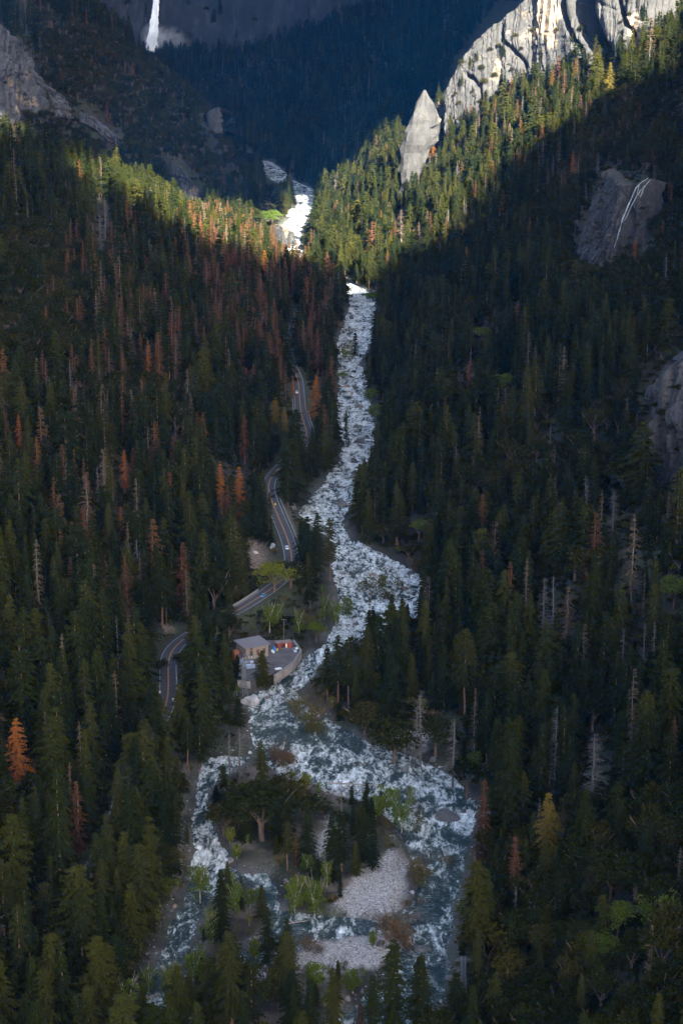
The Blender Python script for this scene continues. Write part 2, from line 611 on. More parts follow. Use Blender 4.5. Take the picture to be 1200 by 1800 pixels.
    for q in TALUS:
        tv = np.maximum(tv, inside(px + wob * .6, py + wob * .6, q))
    attr(me, 'talus', tv)
    nb = (V[:, 1] < 720) & fl & (s < -2)
    attr(me, 'sand', nb * smooth(0.05, 0.45, fbm(V[:, 0] / 11, V[:, 1] / 11, 65, 3)) * (1 - 0.6 * gv))
    rd = np.full(len(V), 1e3)
    m = (V[:, 1] < 1700) & (V[:, 0] < 40)
    rd[m] = seg_dist(V[m, 0], V[m, 1], ROAD[::3])[0]
    attr(me, 'verge', smooth(15, 8, rd) * 0.8)
    return link('valley_ground', me, label='forested valley floor and steep granite slopes', kind='structure')


terrain()


# ------------------------------------------------------------------ the river
def foam_at(x, Y, py):
    f = np.interp(py, [280, 330, 420, 520, 650, 960, 1000, 1060, 1110, 1150, 1190, 1225, 1250, 1300, 1330, 1400, 1440, 1500, 1560, 1620, 1700, 1800],
                  [.56, .50, .60, .58, .56, .54, .51, .56, .52, .50, .52, .46, .35, .34, .46, .46, .45, .38, .28, .36, .33, .35])
    L = np.interp(Y, CH[1][0], CH[1][2])
    inleft = (x < L + 2) & (Y > CH[1][0][0]) & (Y < CH[1][0][-1])
    fl = np.interp(py, [1330, 1400, 1440, 1470, 1520, 1545, 1580, 1640, 1700], [.46, .46, .40, .60, .64, .36, .30, .42, .3])
    return np.where(inleft, fl, f)


def river():
    rows = []
    py = 1830.0
    while py > 279:
        rows.append(py)
        py -= 1.7 if py > 500 else 1.1
    py = np.array(rows)
    _, Y = on_river(np.full(len(py), 600.0), py)
    a = np.linspace(-0.155, 0.085, 560)
    A, YY = np.meshgrid(a, Y)
    X = A * (YY + 40)
    PY = np.repeat(py[:, None], len(a), 1)
    s = bank(X, YY)
    fo = foam_at(X, YY, PY)
    # standing waves run across the current, which comes straight at us
    w = fbm(X / 5.0, YY / 3.2, 101, 3) * 0.8 + fbm(X / 13, YY / 8, 107, 3) * 0.7
    edge = smooth(0, 3, s)
    w = np.where(s < 0.5, np.minimum(w, 0), w)
    Z = zr(YY) - 0.25 + w * (0.15 + 1.25 * fo ** 1.5) * (0.25 + 0.75 * edge)
    keep = (s > -3.2)
    nr, nc = X.shape
    i = np.arange(nr * nc).reshape(nr, nc)
    F = np.stack([i[:-1, :-1], i[1:, :-1], i[1:, 1:], i[:-1, 1:]], -1)[:, :, ::-1]
    kf = keep[:-1, :-1] | keep[1:, :-1] | keep[1:, 1:] | keep[:-1, 1:]
    F = F[kf].reshape(-1, 4)
    used = np.unique(F)
    remap = np.full(nr * nc, -1)
    remap[used] = np.arange(len(used))
    V = np.stack([X, YY, Z], -1).reshape(-1, 3)[used]
    t = NT('river_water')
    g = t.n('NewGeometry')
    P = g.outputs['Position']
    fa = t.n('Attribute', attribute_name='foam')
    # streaks drawn out along the current
    n1 = t.noise(t.mapping(P, (0.13, 0.055, 0.0)), 1.0, 6, 0.62, 1.2)
    n2 = t.noise(t.mapping(P, (0.62, 0.26, 0.1)), 1.0, 6, 0.68, 0.8)
    n = t.math('ADD', t.math('MULTIPLY', n1, 0.55), t.math('MULTIPLY', n2, 0.45))
    n = t.math('ADD', t.math('MULTIPLY', t.math('SUBTRACT', n, 0.5), 1.7), 0.5)
    k = t.math('ADD', n, t.math('MULTIPLY', t.math('SUBTRACT', fa.outputs['Fac'], 0.5), 0.62))
    n3 = t.noise(t.mapping(P, (0.42, 1.0, 0.3)), 1.0, 6, 0.68, 0.8)
    fl = t.math('MULTIPLY', t.ramp(n3, [(0.52, 0.0), (0.70, 0.5)]), t.ramp(n1, [(0.38, 0.0), (0.55, 1.0)]))
    mask = t.math('MAXIMUM', t.ramp(k, [(0.42, 0.0), (0.53, 0.45), (0.68, 1.0)]), fl)
    dark = t.ramp(t.noise(t.mapping(P, (0.35, 0.22, 0.1)), 1.0, 6, 0.7, 1.0), [(0.55, 1.0), (0.68, 0.25)])
    mask = t.math('MULTIPLY', mask, dark)
    deep = t.ramp(n1, [(0.35, (0.022, 0.040, 0.042)), (0.65, (0.060, 0.092, 0.084))])
    c = t.mix(mask, deep, t.ramp(n2, [(0.30, (0.46, 0.55, 0.56)), (0.56, (0.88, 0.92, 0.92))]))
    rgh = t.ramp(mask, [(0.0, 0.12), (1.0, 0.75)])
    bp = t.n('Bump', ins={'Strength': 1.0, 'Distance': 2.0})
    t.set(bp.inputs['Height'], t.noise(t.mapping(P, (0.9, 0.5, 0.5)), 1.0, 6, 0.6))
    b = t.n('BsdfPrincipled', ins={'IOR': 1.33})
    t.set(b.inputs['Base Color'], c)
    t.set(b.inputs['Roughness'], rgh)
    t.set(b.inputs['Normal'], bp)
    me = mesh_from('river', V, remap[F], [t.done(b)], True)
    attr(me, 'foam', fo.reshape(-1)[used])
    return link('river', me, label='white river rapids winding down the valley floor', kind='structure')


river()
# ------------------------------------------------------------------ air, and unseen clouds added for their shade
def haze():
    b = MB()
    x0, x1, y0, y1, z0, z1 = -3500, 3500, -400, 9400, -30, 1010
    b.box(((x0 + x1) / 2, (y0 + y1) / 2, (z0 + z1) / 2), (x1 - x0, y1 - y0, z1 - z0))
    t = NT('blue_air')
    v = t.n('VolumePrincipled', ins={'Color': (0.0, 0.29, 1.0), 'Density': HAZE_D, 'Anisotropy': 0.0})
    t.t.links.new(v.outputs[0], t.out.inputs['Volume'])
    o = b.build('haze', t.m, label='thin blue haze filling the valley air', kind='stuff')
    return o


HAZE_D = 1.1e-5
haze()


def shade_of(P, z):
    """where a cloud at height z must float to shade the point P"""
    k = (z - P[2]) / SUN_DIR[2]
    return np.array(P) + SUN_DIR * k


CLOUD_Z = 1500.0
# the added clouds leave a gap so the sun reaches this stretch of ground (photo columns and rows of the ground)
BREAK = [(-260, 215), (0, 318), (60, 326), (110, 345), (230, 400), (350, 448), (480, 490), (590, 512), (662, 515), (725, 497), (835, 445), (905, 372), (955, 302), (1025, 258), (1110, 160), (1180, 115),
         (1320, 60), (1400, -300), (880, -300), (690, 150), (600, 290), (520, 318), (478, 352), (420, 352), (300, 326), (250, 345), (120, 290), (60, 230), (-260, 130)]


def clouds():
    """added cloud puffs, out of view, set wherever the ground is to be shaded"""
    rg = np.random.default_rng(5)
    bm = bmesh.new()
    bmesh.ops.create_icosphere(bm, subdivisions=2, radius=1)
    V0 = np.array([v.co[:] for v in bm.verts])
    F0 = np.array([[v.index for v in f.verts] for f in bm.faces])
    bm.free()
    sp = 46.0
    gx, gy = np.meshgrid(np.arange(-820, 900, sp), np.arange(200, 5200, sp))
    gx = gx.ravel() + rg.uniform(-.35, .35, gx.size) * sp
    gy = gy.ravel() + rg.uniform(-.35, .35, gy.size) * sp
    # ground shaded by a puff: walk down the sun's rays
    G = np.stack([gx, gy], 1)
    t = np.linspace(0, 1, 260)[:, None]
    zz = CLOUD_Z + (-30 - CLOUD_Z) * t
    k = (zz - 60.0) / SUN_DIR[2]
    X, Y = G[:, 0] + SUN_DIR[0] * k, G[:, 1] + SUN_DIR[1] * k      # cloud centre for a ray through (gx,gy) at 60 m
    hit = height(G[:, 0][None] + 0 * zz + SUN_DIR[0] * (zz - 60) / SUN_DIR[2], G[:, 1][None] + SUN_DIR[1] * (zz - 60) / SUN_DIR[2], False) > zz
    first = np.argmax(hit, 0)
    n = np.arange(len(G))
    Pg = np.stack([(G[:, 0][None] + SUN_DIR[0] * (zz - 60) / SUN_DIR[2])[first, n], (G[:, 1][None] + SUN_DIR[1] * (zz - 60) / SUN_DIR[2])[first, n], zz[first, 0]], 1)
    px, py, zc = proj(Pg)
    px, py = px + rg.normal(0, 10, px.shape), py + rg.normal(0, 10, py.shape)
    open_ = inside(px, py, BREAK) & (zc > 0) & (Pg[:, 1] < 2640)
    C = np.stack([X[0], Y[0]], 1)[~open_ & (Pg[:, 1] < 2800)]
    D = [(a, b, sp, 30, 0) for a, b in np.stack([X[0], Y[0]], 1)[~open_ & (Pg[:, 1] >= 2800)]]
    V, F, nb = [], [], 0
    for (cx, cy_) in C:
        r = sp * rg.uniform(.72, .95)
        nn = 1 + 0.25 * fbm(V0[:, 0] * 1.7 + cx * .05 + V0[:, 2], V0[:, 1] * 1.7 + cy_ * .05, 3, 3)
        V.append(V0 * nn[:, None] * np.array([r, r, 30 * rg.uniform(.7, 1.5)]) + np.array([cx, cy_, CLOUD_Z + rg.uniform(-12, 12)]))
        F.append(F0 + nb)
        nb += len(V0)
    t = NT('shade_cloud_white')
    d = t.n('BsdfDiffuse', ins={'Color': (0.96, 0.96, 0.97, 1)})
    tr = t.n('BsdfTranslucent', ins={'Color': (0.96, 0.96, 0.97, 1)})
    b = t.n('MixShader', ins={0: 0.72})
    t.set(b.inputs[1], d)
    t.set(b.inputs[2], tr)
    me = mesh_from('shade_cloud', np.concatenate(V), [np.concatenate(F)], [t.done(b)], True)
    o = link('shade_cloud', me, label='unseen broken cloud deck added to shade the valley', kind='structure')  # unseen deck, shaped only to cast the near shade
    # a second, opaque cloud added out of view to darken the far wall
    V, F, nb = [], [], 0
    for y in np.arange(2400, 6200, 190):
        for x in np.arange(-2300, 2700, 190):
            cx, cy_ = x + rg.uniform(-60, 60), y + rg.uniform(-60, 60) + 700
            if -900 < cx < 1000 and cy_ < 1800:
                continue
            D.append((cx, cy_, 185, 90, 130))
    for (cx, cy_, r0, th, up) in D:
        r = r0 * rg.uniform(.72, .95)
        nn = 1 + 0.25 * fbm(V0[:, 0] * 1.7 + cx * .05 + V0[:, 2], V0[:, 1] * 1.7 + cy_ * .05, 3, 3)
        V.append(V0 * nn[:, None] * np.array([r, r, th * rg.uniform(.7, 1.5)]) + np.array([cx, cy_, CLOUD_Z + up + rg.uniform(-12, 12)]))
        F.append(F0 + nb)
        nb += len(V0)
    t = NT('shade_cloud_grey')
    me = mesh_from('rain_cloud', np.concatenate(V), [np.concatenate(F)], [t.done(t.n('BsdfDiffuse', ins={'Color': (0.5, 0.52, 0.55, 1)}))], True)
    link('rain_cloud', me, label='unseen grey cloud added to darken the far end of the valley', kind='structure')
    print('cloud puffs', len(C), len(D))
    return o


clouds()
# ------------------------------------------------------------------ tree shapes (metres; unit trees are scaled per individual)
M_BARK = flat_mat('bark', (0.085, 0.055, 0.04), 0.9, vary=0.4, scale=2)
M_BARK_RED = flat_mat('reddish_bark', (0.13, 0.070, 0.045), 0.9, vary=0.35, scale=2)
M_DEADWOOD = flat_mat('bleached_wood', (0.075, 0.068, 0.062), 0.85, vary=0.4, scale=1.5)
M_PALEBARK = flat_mat('pale_bark', (0.30, 0.27, 0.23), 0.85, vary=0.3, scale=2)
M_FIR = leaf_mat('fir_needles', [(0.0, (0.036, 0.048, 0.020)), (0.25, (0.052, 0.066, 0.022)), (0.45, (0.030, 0.046, 0.024)), (0.7, (0.085, 0.094, 0.028)), (0.88, (0.115, 0.115, 0.032)), (1.0, (0.055, 0.066, 0.03))])
M_PINE = leaf_mat('pine_needles', [(0.0, (0.042, 0.054, 0.020)), (0.35, (0.066, 0.080, 0.024)), (0.65, (0.046, 0.058, 0.026)), (0.9, (0.105, 0.108, 0.030)), (1.0, (0.07, 0.08, 0.032))])
M_OAK = leaf_mat('oak_leaves', [(0.0, (0.040, 0.052, 0.018)), (0.4, (0.062, 0.074, 0.025)), (0.65, (0.085, 0.086, 0.030)), (0.85, (0.12, 0.105, 0.032)), (1.0, (0.06, 0.066, 0.025))])
M_RED = leaf_mat('dying_needles', [(0.0, (0.120, 0.058, 0.040)), (0.3, (0.15, 0.070, 0.042)), (0.55, (0.11, 0.068, 0.055)), (0.8, (0.20, 0.095, 0.040)), (1.0, (0.12, 0.08, 0.062))], 0.2, dim=0.42)
M_ORANGE = leaf_mat('orange_needles', [(0.0, (0.30, 0.105, 0.030)), (0.5, (0.36, 0.14, 0.035)), (1.0, (0.28, 0.10, 0.04))], 0.2, 0.25, dim=0.48)
M_GOLD = leaf_mat('golden_needles', [(0.0, (0.15, 0.12, 0.035)), (1.0, (0.23, 0.15, 0.04))], 0.1, 0.35, dim=0.42)
M_LIME = leaf_mat('spring_leaves', [(0.0, (0.11, 0.15, 0.025)), (0.4, (0.15, 0.19, 0.035)), (0.7, (0.095, 0.15, 0.03)), (1.0, (0.19, 0.20, 0.03))], 0.4, dim=0.62)
M_WILLOW = leaf_mat('thin_olive_leaves', [(0.0, (0.11, 0.115, 0.035)), (1.0, (0.15, 0.13, 0.05))], 0.35, dim=0.6)
M_TWIG = leaf_mat('bare_reddish_twigs', [(0.0, (0.12, 0.075, 0.055)), (0.5, (0.15, 0.10, 0.07)), (1.0, (0.11, 0.085, 0.06))], 0.1, dim=0.62)
M_GREYNEEDLE = leaf_mat('grey_brown_needles', [(0.0, (0.125, 0.085, 0.075)), (0.5, (0.16, 0.12, 0.105)), (1.0, (0.11, 0.07, 0.06))], 0.1, dim=0.5)


def trunk_mesh(name, h, r, mat, seed=0, seg=7, n=7, lean=0.15):
    rg = np.random.default_rng(seed)
    zs = np.linspace(-1.5, h, seg)
    V, F = [], []
    off = np.cumsum(rg.normal(0, lean, (seg, 2)), 0) * (np.arange(seg)[:, None] > 1)
    for k, z in enumerate(zs):
        rr = r * (1 - max(z, 0) / h) ** 0.8 + 0.03
        if k == 0:
            rr *= 1.25
        for j in range(n):
            q = 2 * math.pi * j / n
            V.append((off[k, 0] + rr * math.cos(q), off[k, 1] + rr * math.sin(q), z))
    for k in range(seg - 1):
        for j in range(n):
            F.append((k * n + j, k * n + (j + 1) % n, (k + 1) * n + (j + 1) % n, (k + 1) * n + j))
    return np.array(V), np.array(F), mat


def conifer_crown(h, rmax, cb, nwh, nbr, seed, droop=0.35, dens=5, leaf=0.95, gap=0.0, power=0.8, ragged=0.25):
    """whorls of drooping branches, each a spray of small needle-bunch faces"""
    rg = np.random.default_rng(seed)
    V = []
    lay = rg.uniform(0, 6.28)
    for w in range(nwh):
        t = (w + rg.uniform(-.4, .4)) / (nwh - 1)
        t = min(max(t, 0), 1)
        z0 = h * (cb + (1 - cb) * t)
        R = rmax * ((1 - t) ** power * (0.75 + 0.25 * min(1, t / 0.12))) + 0.22
        a0 = rg.uniform(0, 6.28)
        for b in range(nbr):
            if rg.random() < gap:
                continue
            az = a0 + 6.283 * b / nbr + rg.normal(0, 0.25)
            L = R * (1 + rg.normal(0, ragged)) * (1 + .18 * math.sin(2 * az + lay + 9 * t))
            if L < 0.15:
                continue
            up = 0.25 * (t - 0.4) + rg.normal(0, 0.08)
            dx, dy = math.cos(az), math.sin(az)
            nd = max(2, int(round(dens * (0.35 + 0.65 * L / rmax))))
            roll = rg.normal(0, 0.25)
            for k in range(nd):
                s = (k + 0.7 + rg.uniform(-.3, .3)) / nd
                p = np.array([dx * L * s, dy * L * s, z0 + up * L * s - droop * L * s * s + rg.normal(0, 0.06)])
                fwd = np.array([dx, dy, up - 1.6 * droop * s])
                side = np.array([-dy, dx, roll])
                ends = ((.75,), (-.75,), (.15,))[:2] if k < nd - 1 else ((.5,), (-.5,), (.0,))
                for (q,) in ends:
                    q = q + rg.normal(0, .22)
                    sz = leaf * rg.uniform(0.7, 1.3) * (1.15 - 0.45 * s)
                    f1 = fwd * math.cos(q) + side * math.sin(q)
                    s1 = side * math.cos(q) - fwd * math.sin(q)
                    dz = np.array([0, 0, -.42 * sz + rg.normal(0, .08)])
                    tip = p + f1 * sz + dz
                    wd = sz * .34
                    V.append((p - f1 * sz * .15, p + f1 * sz * .35 + s1 * wd + dz, tip, p + f1 * sz * .35 - s1 * wd + dz))
    # leader
    for k in range(4):
        q = rg.uniform(0, 6.28)
        c, s_ = math.cos(q) * .22, math.sin(q) * .22
        V.append(((c, s_, h - 1.2), (-s_, c, h - 1.0), (0, 0, h + .4), (s_, -c, h - 1.1)))
    V = np.array(V).reshape(-1, 3)
    return V, np.arange(len(V)).reshape(-1, 4)


def blob_crown(R, H, z0, nl, nq, seed, leaf=0.6, lobe=0.42, flat=0.75, hollow=0.55, low=-0.35):
    """a broad crown: many leaf clumps, each a shell of small leaves, gaps between them"""
    rg = np.random.default_rng(seed)
    V = []
    for i in range(nl):
        u = rg.normal(0, 1, 3)
        u /= np.linalg.norm(u)
        if u[2] < low:
            u[2] *= -0.6
        rr = rg.uniform(hollow, 1.0)
        c = np.array([u[0] * R * rr * 0.8, u[1] * R * rr * 0.8, z0 + H * (0.5 + 0.5 * u[2] * rr * 0.85)])
        lr = R * lobe * rg.uniform(0.7, 1.25)
        m = rg.normal(0, 1, (nq, 3))
        m /= np.linalg.norm(m, axis=1)[:, None]
        m[:, 2] = np.where(m[:, 2] < -0.45, -m[:, 2], m[:, 2])
        for d in m:
            p = c + d * np.array([lr, lr, lr * flat]) * rg.uniform(0.72, 1.08)
            nrm = d + rg.normal(0, 0.55, 3)
            nrm /= np.linalg.norm(nrm)
            a = np.cross(nrm, rg.normal(0, 1, 3))
            a /= np.linalg.norm(a) + 1e-9
            b = np.cross(nrm, a)
            s = leaf * rg.uniform(0.6, 1.3)
            V.append((p - a * s * .6, p + b * s * .4, p + a * s * .6, p - b * s * .4))
    V = np.array(V).reshape(-1, 3)
    return V, np.arange(len(V)).reshape(-1, 4)


def limbs(h, n, seed, r=0.16, L=(1.5, 3.5), cb=0.25, up=(-0.35, 0.15), shrink=0.8, twig=0):
    """bare branches as thin three-sided spikes with a few twigs"""
    rg = np.random.default_rng(seed)
    V, F = [], []

    def spike(a, b, r0):
        a, b = np.array(a), np.array(b)
        d = (b - a) / (np.linalg.norm(b - a) + 1e-9)
        u = np.cross(d, (0.3, 0.2, 1)); u /= np.linalg.norm(u) + 1e-9
        w = np.cross(d, u)
        k = len(V)
        for q in range(3):
            V.append(a + r0 * (u * math.cos(2.1 * q) + w * math.sin(2.1 * q)))
        V.append(b)
        F.extend([(k, k + 1, k + 3), (k + 1, k + 2, k + 3), (k + 2, k, k + 3)])
    for i in range(n):
        t = rg.uniform(0, 1) ** 0.9
        z = h * (cb + (1 - cb) * t * 0.97)
        az = rg.uniform(0, 6.28)
        l = rg.uniform(*L) * (1 - shrink * t)
        e = rg.uniform(*up)
        p0 = np.array([0, 0, z])
        p1 = p0 + l * np.array([math.cos(az), math.sin(az), e])
        p2 = p1 + 0.4 * l * np.array([math.cos(az + .3), math.sin(az + .3), e + rg.uniform(-.3, .5)])
        spike(p0, p1 + (p1 - p0) * .25, r * (1 - .6 * t))
        spike(p0 + (p1 - p0) * .8, p2, r * .55)
        for _ in range(twig):
            s = rg.uniform(.3, 1)
            q = p0 + (p1 - p0) * s
            spike(q, q + rg.normal(0, .5, 3) * l * .35, r * .4)
    return np.array(V), np.array(F)


def fork_mesh(h, r, seed, n=5, spread=0.5):
    """trunk that divides into limbs, for broad crowns"""
    rg = np.random.default_rng(seed)
    b = MB()
    b.tube((0, 0, -1), (rg.normal(0, .2), rg.normal(0, .2), h * .4), r * 1.15, r * .75, 7)
    for i in range(n):
        az = 6.283 * i / n + rg.normal(0, .4)
        m = (math.cos(az) * h * spread * .45, math.sin(az) * h * spread * .45, h * rg.uniform(.55, .75))
        e = (math.cos(az + .2) * h * spread, math.sin(az + .2) * h * spread, h * rg.uniform(.78, 1.0))
        b.tube((0, 0, h * rg.uniform(.28, .4)), m, r * .55, r * .35, 5)
        b.tube(m, e, r * .35, r * .1, 4)
    return b


class Kind:
    """one sort of tree: several shapes, each a trunk mesh and a crown mesh and a joined mesh for the mass"""
    def __init__(s, name):
        s.name, s.shapes = name, []

    def add(s, h, trunk, crown, tmat, cmat, part='crown'):
        (tv, tf), (cv, cf) = trunk, crown
        tm = mesh_from(s.name + '_trunk', tv, [tf], [tmat], True)
        cm = mesh_from(s.name + '_' + part, cv, [cf], [cmat])
        V = np.concatenate([tv, cv])
        jm = mesh_from(s.name + '_whole', V, [tf, cf + len(tv)], [tmat, cmat], False, np.concatenate([np.zeros(len(tf)), np.ones(len(cf))]))
        s.shapes.append((h, tm, cm, jm))
        s.part = part
        return s


def arr(mb):
    """quads only version of an MB (tubes), caps dropped"""
    return np.array(mb.V), np.array([f for f in mb.F if len(f) == 4])


KINDS = {}


def make_kinds():
    K = KINDS
    k = K['fir_tree'] = Kind('fir_tree')
    for i, (h, r, cb, nw, nb, dr, pw) in enumerate([(34, 6.6, .08, 28, 9, .26, .80), (38, 6.2, .14, 30, 9, .30, .85), (30, 6.8, .05, 25, 10, .22, .75),
                                                    (40, 6.8, .20, 30, 9, .26, .70), (32, 5.8, .12, 26, 9, .34, .95), (26, 6.4, .06, 22, 9, .2, .42), (36, 5.0, .28, 24, 7, .3, .6), (22, 6.0, .03, 20, 10, .15, .7)]):
        k.add(h, trunk_mesh('t', h, .48, None, i)[:2], conifer_crown(h, r, cb, nw, nb, 20 + i, dr, 8, 1.15, .10, pw), M_BARK, M_FIR)
    k = K['pine_tree'] = Kind('pine_tree')
    for i, (h, r, cb, nw, nb, dr, pw) in enumerate([(38, 5.4, .30, 28, 7, .22, .55), (42, 5.8, .38, 28, 7, .20, .50), (34, 5.6, .22, 26, 7, .25, .6), (40, 5.0, .26, 32, 7, .3, .6)]):
        k.add(h, trunk_mesh('t', h, .52, None, 40 + i)[:2], conifer_crown(h, r, cb, nw, nb, 60 + i, dr, 7, 1.15, .2, pw, .35), M_BARK_RED, M_PINE)
    k = K['browned_tree'] = Kind('browned_tree')
    for i, (h, r, cb, nw) in enumerate([(34, 5.4, .10, 40), (36, 4.8, .18, 40), (29, 5.4, .06, 34)]):
        k.add(h, trunk_mesh('t', h, .45, None, 80 + i)[:2], conifer_crown(h, r, cb, nw * 2 // 3, 8, 90 + i, .26, 7, .95, .2, .8, .3), M_BARK_RED, M_RED)
    k = K['greyed_tree'] = Kind('greyed_tree')          # dead but still holding grey-brown twigs
    for i, (h, r, cb) in enumerate([(33, 4.0, .12), (36, 3.5, .2), (28, 4.2, .1)]):
        k.add(h, trunk_mesh('t', h, .42, None, 100 + i)[:2], conifer_crown(h, r, cb, 26, 7, 110 + i, .25, 6, .55, .3, .75, .35), M_DEADWOOD, M_GREYNEEDLE)
    k = K['dead_tree'] = Kind('dead_tree')
    for i, (h, n, L) in enumerate([(30, 90, (1.5, 4.0)), (26, 70, (1.2, 3.4)), (34, 100, (1.5, 4.2)), (22, 40, (.8, 2.2))]):
        k.add(h, trunk_mesh('t', h, .42, None, 120 + i)[:2], limbs(h, int(n * 1.5), 130 + i, .15, L, .18, (-.55, .1), .72, 2), M_DEADWOOD, M_DEADWOOD, 'bare_branches')
    k = K['oak_tree'] = Kind('oak_tree')
    for i, (h, R) in enumerate([(12, 5.2), (10, 5.6), (14, 5.4), (9, 4.6), (11, 6.4)]):
        k.add(h, arr(fork_mesh(h * .9, .38, 140 + i, 6, .42)), blob_crown(R, h * .84, h * .16, 36, 46, 150 + i, .5, .29, .8, .45), M_BARK, M_OAK)
    k = K['leafy_tree'] = Kind('leafy_tree')            # fresh green broadleaf by the water
    for i, (h, R) in enumerate([(15, 4.2), (12, 3.8), (18, 4.6), (9, 3.4)]):
        k.add(h, arr(fork_mesh(h * .95, .16, 160 + i, 7, .2)), blob_crown(R * .85, h * .98, h * .0, 46, 34, 170 + i, .40, .30, 1.25, .3, -1), M_PALEBARK, M_LIME)
    k = K['willow_shrub'] = Kind('willow_shrub')        # thin half-leafed riverside bushes
    for i, (h, R) in enumerate([(5, 2.6), (4, 2.2), (6.5, 2.6)]):
        st = limbs(h, 26, 180 + i, .05, (2.0, 3.4), .0, (.8, 1.8), .3, 2)
        k.add(h, st, blob_crown(R, h * .9, h * .1, 18, 26, 190 + i, .26, .36, 1.0, .3, -1), M_TWIG, M_WILLOW, 'leaves')
    k = K['bare_shrub'] = Kind('bare_shrub')
    for i, (h, R) in enumerate([(2.6, 1.9), (3.4, 1.8)]):
        st = limbs(h, 40, 200 + i, .04, (1.2, 2.4), .0, (.6, 1.5), .3, 3)
        k.add(h, st, blob_crown(R, h * .85, h * .1, 14, 26, 210 + i, .2, .45, .9, .3), M_TWIG, M_TWIG, 'twigs')
    # coloured cousins share the shapes
    for nm, src, mat in (('orange_tree', 'browned_tree', M_ORANGE), ('golden_tree', 'fir_tree', M_GOLD), ('lime_oak', 'oak_tree', M_LIME)):
        kk = K[nm] = Kind(src)
        kk.part = K[src].part
        for h, tm, cm, jm in K[src].shapes:
            c2, j2 = cm.copy(), jm.copy()
            c2.materials[0], j2.materials[1] = mat, mat
            kk.shapes.append((h, tm, c2, j2))


make_kinds()


# ------------------------------------------------------------------ individuals and masses
def plant(kind, P, h, rz, shape, label, cat, group=None, wide=1.0, name=None):
    """one tree: an Empty at its foot, a trunk and a crown"""
    K = KINDS[kind]
    h0, tm, cm, _ = K.shapes[shape % len(K.shapes)]
    e = link(name or K.name, None, None, tuple(P), label, cat, group)
    e.rotation_euler = (0, 0, rz)
    s = h / h0
    e.scale = (s * wide, s * wide, s)
    link('trunk' if K.part != 'leaves' and K.part != 'twigs' else 'stems', tm, e)
    link(K.part, cm, e)
    return e


def mass_group():
    g = bpy.data.node_groups.new('scatter', 'GeometryNodeTree')
    return g


def mass(name, variants, P, rz, sc, wd, vi, label):
    """everything past the individuals of a kind: one object whose points carry instances"""
    me = bpy.data.meshes.new(name)
    me.vertices.add(len(P))
    me.vertices.foreach_set('co', np.asarray(P, np.float32).ravel())
    attr(me, 'turn', rz)
    attr(me, 'size', sc)
    attr(me, 'wide', wd)
    a = me.attributes.new('which', 'INT', 'POINT')
    a.data.foreach_set('value', np.asarray(vi, np.int32))
    o = link(name, me, label=label, kind='stuff')
    g = bpy.data.node_groups.new('grow_' + name, 'GeometryNodeTree')
    g.interface.new_socket('Geometry', in_out='INPUT', socket_type='NodeSocketGeometry')
    g.interface.new_socket('Geometry', in_out='OUTPUT', socket_type='NodeSocketGeometry')
    N = g.nodes
    gi, go = N.new('NodeGroupInput'), N.new('NodeGroupOutput')
    jn = N.new('GeometryNodeJoinGeometry')
    objs = []
    for k, m in enumerate(variants):
        po = bpy.data.objects.new('%s_pattern' % name, m)      # only read by the node group, never in the scene
        objs.append(po)
    for po in reversed(objs):
        oi = N.new('GeometryNodeObjectInfo')
        oi.inputs['Object'].default_value = po
        oi.inputs['As Instance'].default_value = True
        g.links.new(oi.outputs['Geometry'], jn.inputs[0])
    m2p = N.new('GeometryNodeMeshToPoints')
    iop = N.new('GeometryNodeInstanceOnPoints')
    iop.inputs['Pick Instance'].default_value = True

    def at(nm, typ='FLOAT'):
        x = N.new('GeometryNodeInputNamedAttribute')
        x.data_type = typ
        x.inputs['Name'].default_value = nm
        return [s for s in x.outputs if s.enabled][0]
    cr = N.new('ShaderNodeCombineXYZ')
    g.links.new(at('turn'), cr.inputs[2])
    cs = N.new('ShaderNodeCombineXYZ')
    w = at('wide')
    g.links.new(w, cs.inputs[0]); g.links.new(w, cs.inputs[1]); g.links.new(at('size'), cs.inputs[2])
    g.links.new(gi.outputs[0], m2p.inputs[0])
    g.links.new(m2p.outputs[0], iop.inputs['Points'])
    g.links.new(jn.outputs[0], iop.inputs['Instance'])
    g.links.new(at('which', 'INT'), iop.inputs['Instance Index'])
    g.links.new(cr.outputs[0], iop.inputs['Rotation'])
    g.links.new(cs.outputs[0], iop.inputs['Scale'])
    g.links.new(iop.outputs[0], go.inputs[0])
    md = o.modifiers.new('grow', 'NODES')
    md.node_group = g
    return o
